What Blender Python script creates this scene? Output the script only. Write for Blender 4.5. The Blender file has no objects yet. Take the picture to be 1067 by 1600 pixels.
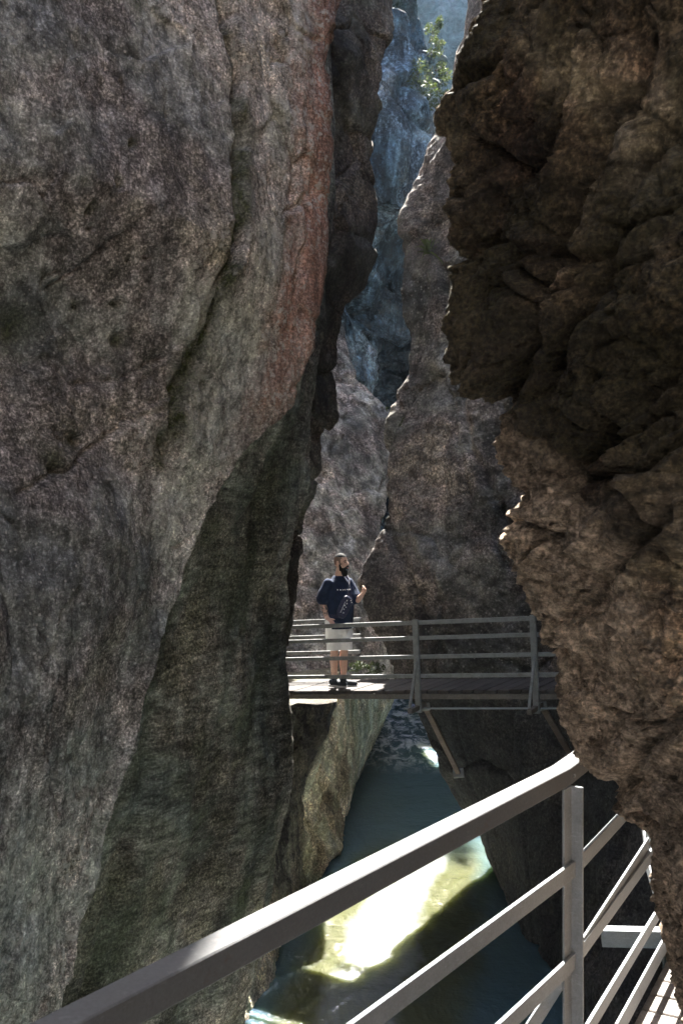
import bpy, bmesh, math, random
import numpy as np
from mathutils import Vector, Matrix

random.seed(7)
RNG = np.random.default_rng(11)
SC = bpy.context.scene
COL = SC.collection

# ------------------------------------------------------------------ camera, sky, sun, exposure
EYE = 5.5            # eye height above the river
F = 35.0 / 36.0 * 1600.0
HOR = 830.0          # the photograph's row of the horizon
cam_d = bpy.data.cameras.new('camera')
cam_d.sensor_fit = 'VERTICAL'; cam_d.sensor_height = 36.0; cam_d.sensor_width = 24.0
cam_d.lens = 35.0
cam_d.shift_y = (HOR - 800.0) / 1600.0
cam_d.clip_start = 0.05; cam_d.clip_end = 2000.0
cam_d.dof.use_dof = True; cam_d.dof.focus_distance = 12.0; cam_d.dof.aperture_fstop = 14.0
cam = bpy.data.objects.new('camera', cam_d); COL.objects.link(cam)
cam.location = (0, 0, EYE); cam.rotation_euler = (math.radians(90), 0, 0)
SC.camera = cam

SUN_V = Vector((0.05, 0.70, 1.0)).normalized()      # direction towards the sun
world = bpy.data.worlds.new('World'); SC.world = world; world.use_nodes = True
wn = world.node_tree.nodes; wl = world.node_tree.links
sky = wn.new('ShaderNodeTexSky'); sky.sky_type = 'NISHITA'; sky.sun_disc = False
sky.sun_elevation = math.asin(SUN_V.z); sky.sun_rotation = math.atan2(SUN_V.x, SUN_V.y)
sky.air_density = 1.0; sky.dust_density = 3.0; sky.ozone_density = 0.6; sky.altitude = 600
wl.new(sky.outputs[0], wn['Background'].inputs[0]); wn['Background'].inputs[1].default_value = 0.10
sun_d = bpy.data.lights.new('sun', 'SUN'); sun_d.energy = 5.0; sun_d.angle = math.radians(0.53)
sun_d.color = (1.0, 0.95, 0.87)
sun = bpy.data.objects.new('sun', sun_d); COL.objects.link(sun)
sun.rotation_euler = SUN_V.to_track_quat('Z', 'Y').to_euler(); sun.location = (0, 20, 40)
SC.view_settings.view_transform = 'Standard'; SC.view_settings.look = 'None'
SC.view_settings.gamma = 1.0; SC.view_settings.use_curve_mapping = False
SC.view_settings.exposure = 3.1
SC.render.engine = 'CYCLES'
SC.cycles.use_denoising = True
SC.cycles.max_bounces = 6; SC.cycles.diffuse_bounces = 3; SC.cycles.use_adaptive_sampling = True; SC.cycles.adaptive_threshold = 0.03; SC.cycles.volume_bounces = 0; SC.cycles.sample_clamp_indirect = 8.0

# ------------------------------------------------------------------ helpers
def P(px, py, Y):
    """a point of the photograph placed Y metres ahead of the camera"""
    return np.array(((px - 533.5) / F * Y, Y, EYE + (HOR - py) / F * Y))
def W(x, y, z): return np.array((float(x), float(y), float(z)))

_g = np.random.default_rng(5).normal(size=(4096, 3)); _g /= np.linalg.norm(_g, axis=1)[:, None]
_g = _g.astype(np.float32)
def perlin(p):
    p = np.asarray(p, dtype=np.float32)
    i = np.floor(p).astype(np.int64); f = p - i
    u = f * f * f * (f * (f * 6 - 15) + 10)
    def corner(a, b, c):
        h = ((i[:, 0] + a) * 73856093) ^ ((i[:, 1] + b) * 19349663) ^ ((i[:, 2] + c) * 83492791)
        h = (h ^ (h >> 13)) & 4095
        g = _g[h]
        return g[:, 0] * (f[:, 0] - a) + g[:, 1] * (f[:, 1] - b) + g[:, 2] * (f[:, 2] - c)
    ux, uy, uz = u[:, 0], u[:, 1], u[:, 2]
    x00 = corner(0, 0, 0) * (1 - ux) + corner(1, 0, 0) * ux
    x10 = corner(0, 1, 0) * (1 - ux) + corner(1, 1, 0) * ux
    x01 = corner(0, 0, 1) * (1 - ux) + corner(1, 0, 1) * ux
    x11 = corner(0, 1, 1) * (1 - ux) + corner(1, 1, 1) * ux
    return 1.5 * ((x00 * (1 - uy) + x10 * uy) * (1 - uz) + (x01 * (1 - uy) + x11 * uy) * uz)
def fbm(p, s, octv=5, gain=0.5, lac=2.1):
    q = np.asarray(p) * np.asarray(s); a = 1.0; out = 0.0
    for k in range(octv):
        out = out + a * perlin(q + 17.3 * k); q = q * lac; a *= gain
    return out
def ridged(p, s, octv=5, gain=0.5, lac=2.1):
    q = np.asarray(p) * np.asarray(s); a = 1.0; out = 0.0
    for k in range(octv):
        out = out + a * (0.5 - np.abs(perlin(q + 31.7 * k))); q = q * lac; a *= gain
    return out
def blocks(p, s, seed=0):
    """cell noise: a random level for each cell, and the distance to the cell's border"""
    q = np.asarray(p, dtype=np.float32) * np.asarray(s, dtype=np.float32); i = np.floor(q).astype(np.int64)
    d1 = np.full(len(q), 9.0, np.float32); d2 = np.full(len(q), 9.0, np.float32); lv = np.zeros(len(q), np.float32)
    for a in (-1, 0, 1):
        for b in (-1, 0, 1):
            for c in (-1, 0, 1):
                h = ((i[:, 0] + a) * 73856093) ^ ((i[:, 1] + b) * 19349663) ^ ((i[:, 2] + c) * 83492791) ^ (seed * 2654435)
                h = (h ^ (h >> 13)) & 4095
                g = _g[h]; r = _g[(h * 7 + 13) & 4095]
                o = np.stack((i[:, 0] + a, i[:, 1] + b, i[:, 2] + c), 1) + 0.5 + 0.45 * g - q
                # each block is a tilted facet
                d = np.sqrt((o * o).sum(1)); m = d < d1
                d2 = np.where(m, d1, np.minimum(d2, d)); lv = np.where(m, r[:, 0] + 0.9 * (o * r).sum(1), lv); d1 = np.where(m, d, d1)
    return lv, d2 - d1
def rotz(p, deg):                                    # rotate in the picture-facing (x, z) plane
    c, s = math.cos(math.radians(deg)), math.sin(math.radians(deg))
    return np.stack((p[:, 0] * c + p[:, 2] * s, p[:, 1], -p[:, 0] * s + p[:, 2] * c), 1)
def sstep(a, b, x):
    t = np.clip((x - a) / (b - a), 0, 1); return t * t * (3 - 2 * t)
def poly_dist(px, py, line):
    """distance of points to a polyline, and how far along it they are"""
    best = np.full(px.shape, 1e9); al = np.zeros(px.shape)
    n = len(line) - 1
    for k in range(n):
        ax, ay = line[k]; bx, by = line[k + 1]
        dx, dy = bx - ax, by - ay
        t = np.clip(((px - ax) * dx + (py - ay) * dy) / (dx * dx + dy * dy), 0, 1)
        d = np.hypot(px - ax - t * dx, py - ay - t * dy)
        m = d < best; best[m] = d[m]; al[m] = (k + t[m]) / n
    return best, al

def tag(o, label=None, cat=None, group=None, kind=None):
    if label: o['label'] = label
    if cat: o['category'] = cat
    if group: o['group'] = group
    if kind: o['kind'] = kind
    return o
def link(name, me, mat=None, parent=None):
    o = bpy.data.objects.new(name, me); COL.objects.link(o)
    if mat is not None and len(me.materials) == 0: me.materials.append(mat)
    if parent is not None: o.parent = parent
    return o
def empty(name, loc=(0, 0, 0)):
    o = bpy.data.objects.new(name, None); COL.objects.link(o); o.location = loc
    o.empty_display_size = 0.1
    return o
def mesh_np(name, V, Fq, smooth=True):
    me = bpy.data.meshes.new(name)
    V = np.asarray(V, dtype=np.float32); Fq = np.asarray(Fq, dtype=np.int32)
    k = Fq.shape[1]
    me.vertices.add(len(V)); me.vertices.foreach_set('co', V.ravel())
    me.loops.add(Fq.size); me.loops.foreach_set('vertex_index', Fq.ravel())
    me.polygons.add(len(Fq)); me.polygons.foreach_set('loop_start', np.arange(0, Fq.size, k, dtype=np.int32))
    if smooth: me.polygons.foreach_set('use_smooth', np.ones(len(Fq), dtype=bool))
    me.update(calc_edges=True); me.validate()
    return me
def mesh_py(name, V, Fs, smooth=False):
    me = bpy.data.meshes.new(name); me.from_pydata([tuple(v) for v in V], [], Fs); me.update()
    if smooth:
        for p in me.polygons: p.use_smooth = True
    return me
def bevel_mesh(me, w, seg=1):
    bm = bmesh.new(); bm.from_mesh(me)
    bmesh.ops.recalc_face_normals(bm, faces=bm.faces)
    bmesh.ops.bevel(bm, geom=[e for e in bm.edges if e.calc_face_angle(0) > 0.5], offset=w, segments=seg, affect='EDGES', clamp_overlap=True)
    bm.to_mesh(me); bm.free(); return me

# ------------------------------------------------------------------ materials
class NT:
    def __init__(s, name):
        s.m = bpy.data.materials.new(name); s.m.use_nodes = True
        s.t = s.m.node_tree; s.n = s.t.nodes; s.l = s.t.links; s.b = s.n['Principled BSDF']
    def new(s, ty, **kw):
        n = s.n.new(ty)
        for k, v in kw.items(): setattr(n, k, v)
        return n
    def put(s, a, sock): s.l.new(a, sock)
    def coord(s, scale=(1, 1, 1), rot=(0, 0, 0), loc=(0, 0, 0)):
        tc = s.new('ShaderNodeTexCoord'); mp = s.new('ShaderNodeMapping')
        mp.inputs['Scale'].default_value = scale; mp.inputs['Rotation'].default_value = rot; mp.inputs['Location'].default_value = loc
        s.put(tc.outputs['Object'], mp.inputs[0]); return mp.outputs[0]
    def noise(s, vec, scale, detail=6, rough=0.6, dist=0.0):
        n = s.new('ShaderNodeTexNoise'); n.inputs['Scale'].default_value = scale; n.inputs['Detail'].default_value = detail
        n.inputs['Roughness'].default_value = rough; n.inputs['Distortion'].default_value = dist
        s.put(vec, n.inputs['Vector']); return n.outputs['Fac']
    def voro(s, vec, scale, feature='F1', rnd=1.0):
        n = s.new('ShaderNodeTexVoronoi', feature=feature); n.inputs['Scale'].default_value = scale
        n.inputs['Randomness'].default_value = rnd; s.put(vec, n.inputs['Vector']); return n.outputs['Distance']
    def ramp(s, fac, stops, interp='LINEAR'):
        r = s.new('ShaderNodeValToRGB'); r.color_ramp.interpolation = interp
        e = r.color_ramp.elements
        while len(e) < len(stops): e.new(0.5)
        for i, (p, c) in enumerate(stops):
            e[i].position = p; e[i].color = (c, c, c, 1) if not hasattr(c, '__len__') else (*c, 1)
        s.put(fac, r.inputs[0]); return r.outputs[0]
    def mix(s, fac, a, b, mode='MIX'):
        n = s.new('ShaderNodeMix', data_type='RGBA', blend_type=mode)
        for v, i in ((fac, 0), (a, 6), (b, 7)):
            if hasattr(v, 'is_output') or hasattr(v, 'links'): s.put(v, n.inputs[i])
            elif i == 0: n.inputs[0].default_value = v
            else: n.inputs[i].default_value = (*v, 1)
        return n.outputs[2]
    def math(s, op, a, b=0.0):
        n = s.new('ShaderNodeMath', operation=op)
        for v, i in ((a, 0), (b, 1)):
            if hasattr(v, 'links'): s.put(v, n.inputs[i])
            else: n.inputs[i].default_value = v
        return n.outputs[0]
    def attr(s, name):
        a = s.new('ShaderNodeAttribute'); a.attribute_name = name; return a.outputs['Fac']
    def bump(s, h, strength, dist, nrm=None):
        b = s.new('ShaderNodeBump'); b.inputs['Strength'].default_value = strength; b.inputs['Distance'].default_value = dist
        s.put(h, b.inputs['Height'])
        if nrm is not None: s.put(nrm, b.inputs['Normal'])
        return b.outputs[0]

def rock_mat(name, dark, mid, light, scale=1.0, stretch=(1, 1, 1), rot=0.0, lichen=0.5, speck=0.0, red=None, moss_or_shade=None, redstretch=(5, 5, 0.6),
             bump=0.6, bdist=0.02, rough=0.85, contrast=1.0, spec=0.3, fine=40.0, grain=1.0, cracks=0.0, crack_scale=1.2, hues=0.5, squash=(1, 1, 1), streak=0.0):
    """layered stone: broad tone and hue patches (point attributes), mottling along a grain direction, pixel-sized speckle, lichen, moss or painted shade"""
    t = NT(name)
    v = t.coord(scale=squash); vs = t.coord(scale=tuple(a * b for a, b in zip(stretch, squash)), rot=(0, math.radians(rot), 0)) if stretch != (1, 1, 1) else v
    tone, hn = t.attr('tone'), t.attr('hue')
    c = t.ramp(tone, [(0.25, dark), (0.50, mid), (0.75, light)])
    hue = t.ramp(hn, [(0.15, (0.84, 1.02, 1.14)), (0.35, (0.94, 1.06, 0.92)), (0.5, (1.0, 1.0, 1.0)), (0.65, (1.15, 0.97, 0.93)), (0.85, (1.18, 1.05, 0.80))])
    c = t.mix(hues, c, hue, 'MULTIPLY')
    med = t.noise(vs, 5.0 * scale, 9, 0.74, 0.0)
    lo, hi = 0.5 - 0.14 / contrast, 0.5 + 0.14 / contrast
    c = t.mix(1.0, c, t.ramp(med, [(lo, 0.40), (0.5, 0.95), (hi, 1.75)]), 'MULTIPLY')
    if streak > 0:
        sn = t.noise(t.coord(scale=(3.2, 3.2, 0.28), rot=(0, math.radians(12), 0)), 1.6, 4, 0.65)
        c = t.mix(streak, c, t.mix(1.0, c, t.ramp(sn, [(0.36, 0.45), (0.5, 1.0), (0.64, 1.55)]), 'MULTIPLY'))
    fn = t.noise(v, fine, 2, 0.8)
    g = 0.13 / grain
    c = t.mix(t.ramp(hn, [(0.3, 0.55), (0.7, 1.0)]), c, t.mix(1.0, c, t.ramp(fn, [(0.5 - g, 0.38), (0.5, 0.88), (0.5 + 0.55 * g, 1.2), (0.5 + 1.1 * g, 2.3)]), 'MULTIPLY'))
    if red is not None:
        rn = t.noise(t.coord(scale=redstretch), 3.0, 5, 0.7)
        rc = t.mix(1.0, red, t.ramp(rn, [(0.35, 0.45), (0.5, 1.0), (0.65, 1.7)]), 'MULTIPLY')
        rc = t.mix(1.0, rc, t.ramp(fn, [(0.5 - g, 0.55), (0.5, 0.95), (0.5 + g, 1.6)]), 'MULTIPLY')
        c = t.mix(t.math('MULTIPLY', t.attr('red'), 0.85), c, rc)
    if lichen > 0:
        ls = t.noise(v, fine * 0.38, 3, 0.75)
        f = t.math('MULTIPLY', t.ramp(tone, [(0.42, 0.0), (0.70, 1.0)]), t.ramp(ls, [(0.53, 0.0), (0.60, 1.0)]))
        c = t.mix(t.math('MULTIPLY', f, lichen), c, (0.40, 0.385, 0.36))
    if speck > 0:
        d = t.voro(v, fine * 0.42)
        f = t.math('MULTIPLY', t.ramp(d, [(0.13, 1.0), (0.22, 0.0)]), t.ramp(hn, [(0.35, 1.0), (0.6, 0.15)]))
        c = t.mix(t.math('MULTIPLY', f, speck), c, (0.60, 0.57, 0.53))
    if moss_or_shade is not None:
        f = t.math('MULTIPLY', t.attr('moss_or_shade'), t.ramp(med, [(0.34, 0.3), (0.55, 1.0)]))
        mc = t.mix(1.0, moss_or_shade, t.ramp(fn, [(0.5 - g, 0.35), (0.5 + g, 1.7)]), 'MULTIPLY')
        c = t.mix(f, c, mc)
    h = t.math('ADD', med, t.math('MULTIPLY', fn, 0.25))
    t.put(c, t.b.inputs['Base Color'])
    t.b.inputs['Roughness'].default_value = rough; t.b.inputs['Specular IOR Level'].default_value = spec
    t.put(t.bump(h, bump, bdist), t.b.inputs['Normal'])
    return t.m

M = {}
M['left'] = rock_mat('weathered_grey_rock', (0.160, 0.153, 0.154), (0.255, 0.241, 0.234), (0.36, 0.338, 0.315), 2.3, lichen=0.85, speck=0.45, fine=55, grain=1.05, streak=0.7, hues=0.4,
                     red=(0.225, 0.12, 0.092), moss_or_shade=(0.030, 0.036, 0.010), bump=1.0, bdist=0.026, contrast=1.15)
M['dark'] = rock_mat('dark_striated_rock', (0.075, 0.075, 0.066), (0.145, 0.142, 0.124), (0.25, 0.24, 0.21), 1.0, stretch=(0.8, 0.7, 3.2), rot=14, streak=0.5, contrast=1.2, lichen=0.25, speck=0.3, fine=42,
                     moss_or_shade=(0.06, 0.075, 0.035), bump=0.9, bdist=0.03)
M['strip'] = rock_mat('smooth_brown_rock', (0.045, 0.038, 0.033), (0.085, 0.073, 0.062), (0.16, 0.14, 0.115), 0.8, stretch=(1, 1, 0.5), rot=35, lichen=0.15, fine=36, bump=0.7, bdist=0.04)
M['centre'] = rock_mat('brown_cliff_rock', (0.068, 0.062, 0.057), (0.132, 0.118, 0.107), (0.22, 0.195, 0.172), 0.7, stretch=(1, 1, 1.6), rot=8, lichen=0.25, speck=0.3, fine=26, bump=1.0, bdist=0.06, moss_or_shade=(0.018, 0.018, 0.02), contrast=1.5, streak=0.5)
M['purple'] = rock_mat('purple_grey_rock', (0.115, 0.105, 0.102), (0.205, 0.188, 0.178), (0.32, 0.295, 0.275), 0.7, stretch=(1, 1, 0.7), rot=20, lichen=0.35, fine=22, bump=1.0, bdist=0.06, contrast=1.5, streak=0.6)
M['near'] = rock_mat('ochre_brown_rock', (0.05, 0.032, 0.022), (0.15, 0.104, 0.066), (0.36, 0.265, 0.18), 2.2, stretch=(0.5, 0.8, 1.8), rot=-48, lichen=0.12, fine=75, bump=1.0, bdist=0.05, moss_or_shade=(0.035, 0.029, 0.013), contrast=1.5,
                     red=(0.36, 0.275, 0.205), redstretch=(5, 5, 5), squash=(1, 0.5, 1))
M['blue'] = rock_mat('far_grey_rock', (0.040, 0.072, 0.105), (0.14, 0.195, 0.245), (0.46, 0.52, 0.57), 0.45, stretch=(1, 1, 0.45), rot=25, lichen=0.55, fine=10, bump=1.0, bdist=0.3, moss_or_shade=(0.035, 0.065, 0.03), contrast=2.2, streak=0.7)
M['hollow'] = rock_mat('shaded_hollow_rock', (0.012, 0.018, 0.024), (0.028, 0.038, 0.046), (0.07, 0.08, 0.085), 0.45, fine=9, bump=1.0, bdist=0.3, contrast=1.8)  # recess shade put into the colour: darker copy of the far stone
M['bank'] = rock_mat('washed_yellow_rock', (0.17, 0.145, 0.10), (0.36, 0.32, 0.225), (0.54, 0.50, 0.39), 0.8, stretch=(1, 1, 0.6), rot=30, lichen=0.3, fine=26, bump=1.0, bdist=0.06, moss_or_shade=(0.03, 0.026, 0.026))

def metal_mat(name, col, rough=0.5, metallic=0.6, var=0.35, scl=14.0):
    t = NT(name); v = t.coord()
    n1 = t.noise(v, scl, 8, 0.7); n2 = t.noise(t.coord(scale=(1, 1, 1)), 140.0, 4, 0.7)
    c = t.mix(1.0, col, t.ramp(n1, [(0.3, 1 - var), (0.7, 1 + var)]), 'MULTIPLY')
    c = t.mix(1.0, c, t.ramp(n2, [(0.3, 0.85), (0.7, 1.15)]), 'MULTIPLY')
    n3 = t.noise(t.coord(loc=(2, 5, 1)), 5.0, 8, 0.75)
    c = t.mix(t.ramp(n3, [(0.60, 0.0), (0.70, 0.55)]), c, (0.10, 0.055, 0.03))
    n4 = t.noise(t.coord(scale=(1, 1, 6)), 26.0, 4, 0.6)
    c = t.mix(t.ramp(n4, [(0.62, 0.0), (0.66, 0.35)]), c, tuple(min(1, k * 1.7) for k in col))
    t.put(c, t.b.inputs['Base Color']); t.b.inputs['Metallic'].default_value = metallic
    t.put(t.ramp(n1, [(0.3, max(rough - 0.12, 0.05)), (0.7, min(rough + 0.15, 1.0))]), t.b.inputs['Roughness'])
    t.put(t.bump(n2, 0.15, 0.002), t.b.inputs['Normal'])
    return t.m
M['galv'] = metal_mat('galvanised_steel', (0.24, 0.26, 0.28), 0.6, 0.3, 0.2)
M['rail'] = metal_mat('painted_handrail', (0.10, 0.103, 0.107), 0.68, 0.0, 0.15)
M['bolt'] = metal_mat('bolt_steel', (0.25, 0.25, 0.25), 0.4, 0.8)
M['farsteel'] = metal_mat('grey_green_steel', (0.20, 0.21, 0.21), 0.55, 0.3)
def wood_mat(name, col):
    t = NT(name); v = t.coord(scale=(1, 1, 1))
    oi = t.new('ShaderNodeObjectInfo')
    n1 = t.noise(v, 5.0, 8, 0.7, 0.5); n2 = t.noise(v, 60.0, 5, 0.7)
    c = t.mix(1.0, col, t.ramp(n1, [(0.3, 0.55), (0.7, 1.4)]), 'MULTIPLY')
    c = t.mix(1.0, c, t.ramp(n2, [(0.3, 0.75), (0.7, 1.25)]), 'MULTIPLY')
    c = t.mix(1.0, c, t.ramp(oi.outputs['Random'], [(0.0, 0.8), (1.0, 1.2)]), 'MULTIPLY')
    t.put(c, t.b.inputs['Base Color']); t.b.inputs['Roughness'].default_value = 0.85
    t.put(t.bump(n2, 0.4, 0.004), t.b.inputs['Normal'])
    return t.m
M['plank'] = wood_mat('weathered_plank', (0.20, 0.18, 0.165))
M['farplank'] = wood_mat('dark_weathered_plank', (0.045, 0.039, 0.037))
M['beam'] = wood_mat('old_beam', (0.13, 0.115, 0.10))
M['strut'] = wood_mat('brown_strut', (0.14, 0.10, 0.08))

# ------------------------------------------------------------------ rock masses
def proj(V):
    Y = np.maximum(V[:, 1], 0.3)
    return V[:, 0] / Y * F + 533.5, HOR - (V[:, 2] - EYE) / Y * F

def rock(name, cols, spans, rows, disp, mat, attrs=None, usm=4, vsm=2, label=None, closed=True, cap=True, cat='cliff', kind='structure', tone_scale=1.0):
    """cols: list of columns, each a list of points (any order in z); spans: number of steps from each column to the next (last one
    closes the loop); rows: [(z0, z1, n)]; disp: f(V, N, px, py) -> metres along the normal; attrs: f(V, px, py, disp) -> {name: array}"""
    zs = np.concatenate([np.linspace(a, b, n, endpoint=False) for a, b, n in rows] + [[rows[-1][1]]])
    C = []
    for c in cols:
        a = np.array(c, dtype=float); a = a[np.argsort(a[:, 2], kind='stable')]
        x = np.interp(zs, a[:, 2], a[:, 0]); y = np.interp(zs, a[:, 2], a[:, 1])
        for _ in range(vsm):
            for q in (x, y): q[1:-1] = 0.25 * q[:-2] + 0.5 * q[1:-1] + 0.25 * q[2:]
        C.append(np.stack((x, y, zs), 1))
    nc = len(C); G = []
    for k in range(nc if closed else nc - 1):
        a, b = C[k], C[(k + 1) % nc]
        for t in np.arange(spans[k]) / spans[k]: G.append(a * (1 - t) + b * t)
    if not closed: G.append(C[-1])
    G = np.array(G)                                   # (nu, nz, 3)
    for _ in range(usm):
        S = 0.25 * np.roll(G, 1, 0) + 0.5 * G + 0.25 * np.roll(G, -1, 0)
        if not closed: S[0], S[-1] = G[0], G[-1]
        G = S
    nu, nz = G.shape[:2]
    du = np.roll(G, -1, 0) - np.roll(G, 1, 0)
    if not closed: du[0] = G[1] - G[0]; du[-1] = G[-1] - G[-2]
    dv = np.gradient(G, axis=1)
    N = np.cross(du, dv); N /= np.maximum(np.linalg.norm(N, axis=2), 1e-9)[..., None]
    V = G.reshape(-1, 3); N = N.reshape(-1, 3)
    # outward: away from the loop's centre line
    px, py = proj(V)
    d = disp(V, N, px, py)
    V2 = V + N * d[:, None]
    idx = np.arange(nu * nz).reshape(nu, nz)
    i2 = np.roll(idx, -1, 0) if closed else idx[1:]
    i1 = idx if closed else idx[:-1]
    Q = np.stack((i1[:, :-1], i2[:, :-1], i2[:, 1:], i1[:, 1:]), -1).reshape(-1, 4)
    nv = len(V2)
    if closed and cap:
        ct = V2[idx[:, -1]].mean(0) ; cb = V2[idx[:, 0]].mean(0)
        V2 = np.vstack((V2, ct, cb))
        top = np.stack((idx[:, -1], np.roll(idx[:, -1], -1), np.full(nu, nv), np.full(nu, nv)), 1)
        # triangles for the top cap are stored as a separate list below
    me = mesh_np(name, V2, Q)
    if closed and cap:
        bm = bmesh.new(); bm.from_mesh(me); bm.verts.ensure_lookup_table()
        for j in range(nu):
            a, b = idx[j, -1], idx[(j + 1) % nu, -1]
            bm.faces.new((bm.verts[a], bm.verts[b], bm.verts[nv]))
        bm.to_mesh(me); bm.free()
    A = {} if attrs is None else attrs(V, px, py, d)
    ts = tone_scale
    A['tone'] = np.clip(0.5 + 0.55 * fbm(V + 40.0, (0.8 * ts, 0.8 * ts, 0.6 * ts), 4, 0.55), 0, 1)
    A['hue'] = np.clip(0.5 + 0.55 * fbm(V - 25.0, 1.5 * ts, 4, 0.55), 0, 1)
    if True:
        for k, arr in A.items():
            at = me.attributes.new(k, 'FLOAT', 'POINT')
            full = np.zeros(len(me.vertices), dtype=np.float32); full[:len(arr)] = arr
            at.data.foreach_set('value', full)
    o = link(name, me, mat)
    tag(o, label, cat, kind=kind)
    return o

def lerp_cols(A, B, t, bulge=0.0):
    """a column between two columns with the same number of points"""
    return [a * (1 - t) + b * t for a, b in zip(A, B)]

exec_order = []
# --- near wall on the left --------------------------------------------------------------
aS = [P(*q) for q in [(560, -400, 7.6), (515, 0, 7.4), (499, 180, 7.3), (494, 300, 7.3), (490, 420, 7.2), (481, 540, 7.1), (458, 628, 7.0), (402, 695, 6.85), (352, 760, 6.7),
      (313, 850, 6.55), (283, 930, 6.45), (253, 1010, 6.35), (240, 1080, 6.3), (202, 1190, 6.2), (162, 1330, 6.1), (127, 1450, 6.0), (107, 1560, 5.9), (95, 1650, 5.9), (40, 2000, 5.8), (0, 2700, 5.8)]]
def a_col(t, bul):
    out = []
    for p in aS:
        px = (p[0] / p[1]) * F + 533.5; py = HOR - (p[2] - EYE) / p[1] * F
        x2 = -70 + (px + 70) * t
        y2 = 5.2 + (p[1] - 5.2) * bul
        out.append(P(x2, HOR + (py - HOR), y2) if False else np.array(((x2 - 533.5) / F * y2, y2, p[2])))
    return out
A_CRACK = [(322, -20), (330, 60), (335, 150), (332, 240), (325, 330), (312, 420), (300, 500), (288, 560), (268, 640), (250, 720)]
A_PITS = [(85, 347, 7, 11), (124, 312, 6, 10), (180, 528, 9, 14), (168, 478, 9, 7), (150, 252, 5, 5), (92, 372, 4, 4), (188, 414, 4, 4), (165, 420, 3, 3), (110, 480, 6, 5), (20, 520, 22, 26), (60, 735, 16, 7), (105, 690, 14, 9), (292, 560, 7, 22), (272, 620, 8, 20), (248, 690, 7, 18),
          (210, 200, 4, 38), (140, 165, 2, 20), (108, 1480, 6, 20), (330, 250, 5, 24)]
AE_Y = [0, 300, 540, 628, 695, 760, 850, 930, 1010, 1080, 1190, 1330, 1450, 1600]
AE_X = [515, 494, 481, 458, 402, 352, 313, 283, 253, 240, 202, 162, 127, 100]
def a_disp(V, N, px, py):
    q = rotz(V, 18)
    d = 0.09 * fbm(V, (0.7, 0.7, 0.45), 4) + 0.03 * fbm(q, (2.6, 2.6, 1.3), 4, 0.5) + 0.020 * ridged(rotz(V, 30), (6.0, 6.0, 2.5), 4, 0.6) + 0.010 * ridged(V, (16.0, 16.0, 12.0), 3, 0.6)
    yy = py - 0.35 * (px - 150) + 40 * perlin(V * 0.9)
    d += np.interp(yy, [-100, 200, 330, 450, 560, 700, 850, 1100, 1500], [0.14, 0.30, 0.36, 0.18, 0.0, 0.06, 0.30, 0.36, 0.18]) * sstep(5, 210, np.interp(py, AE_Y, AE_X) - px) - 0.03
    wob = px + 14 * perlin(V * 3.0) + 5 * perlin(V * 11.0)
    cx = np.interp(py, [c[1] for c in A_CRACK], [c[0] for c in A_CRACK])
    cd, al = poly_dist(wob, py, A_CRACK)
    d -= (0.20 - 0.09 * al) * np.exp(-(cd / 7.0) ** 2) * (0.35 + 1.1 * np.abs(perlin(V * 5.0 + 3)))
    d += 0.07 * sstep(-10, 12, wob - cx) * sstep(800, 600, py)
    for line, dep, w in (([(-10, 775), (60, 742), (120, 705), (200, 655), (250, 640)], 0.06, 5), ([(300, 380), (312, 400), (318, 430)], 0.06, 5), ([(440, -10), (432, 120), (440, 260), (425, 400), (400, 520)], 0.035, 6), ([(60, 560), (110, 600), (190, 590), (250, 560)], 0.045, 4),
                         ([(460, 330), (462, 380), (452, 420), (445, 480)], 0.06, 3.5), ([(0, 960), (40, 1040), (30, 1150), (70, 1260)], 0.04, 4)):
        c2, _ = poly_dist(px + 9 * perlin(V * 7.0), py + 6 * perlin(V * 8.0 + 5), line); d -= dep * np.exp(-(c2 / w) ** 2) * (0.4 + np.abs(perlin(V * 4.0 + 8)))
    for x, y, rx, ry in A_PITS:
        r2 = ((px + 5 * perlin(V * 14.0) - x) / rx) ** 2 + ((py - y) / ry) ** 2
        d -= 0.055 * np.exp(-r2 ** 2)
    red = a_red(px, py)
    d += red * 0.035 * ridged(V, (7.0, 7.0, 0.8), 3)
    led = np.exp(-(((px - 130) / 170) ** 2 + ((py - 640) / 120) ** 2))
    d += led * 0.06 * ridged(rotz(V, -25), (2.0, 2.0, 8.0), 4)
    bl, be = blocks(V + 0.12 * perlin(V * 4.0)[:, None], (1.6, 1.6, 1.1), 3)
    crk = sstep(0.05, 0.25, fbm(V + 9.0, 0.7, 3))
    d += 0.024 * bl - 0.045 * crk * sstep(0.05, 0.0, be) * (0.4 + np.abs(perlin(V * 5.0 + 2)))
    return d * sstep(-2.0, 1.5, V[:, 1] + 0)
def a_red(px, py):
    edge = np.interp(py, [0, 180, 420, 560, 630, 760, 900], [515, 499, 490, 480, 455, 352, 290])
    w = np.interp(py, [0, 300, 450, 620, 800, 1000], [75, 75, 95, 110, 60, 25])
    f = sstep(0, 1, (px - (edge - w)) / 55.0) * sstep(820, 520, py + 0.3 * (480 - px)) 
    return np.clip(f, 0, 1)
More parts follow.
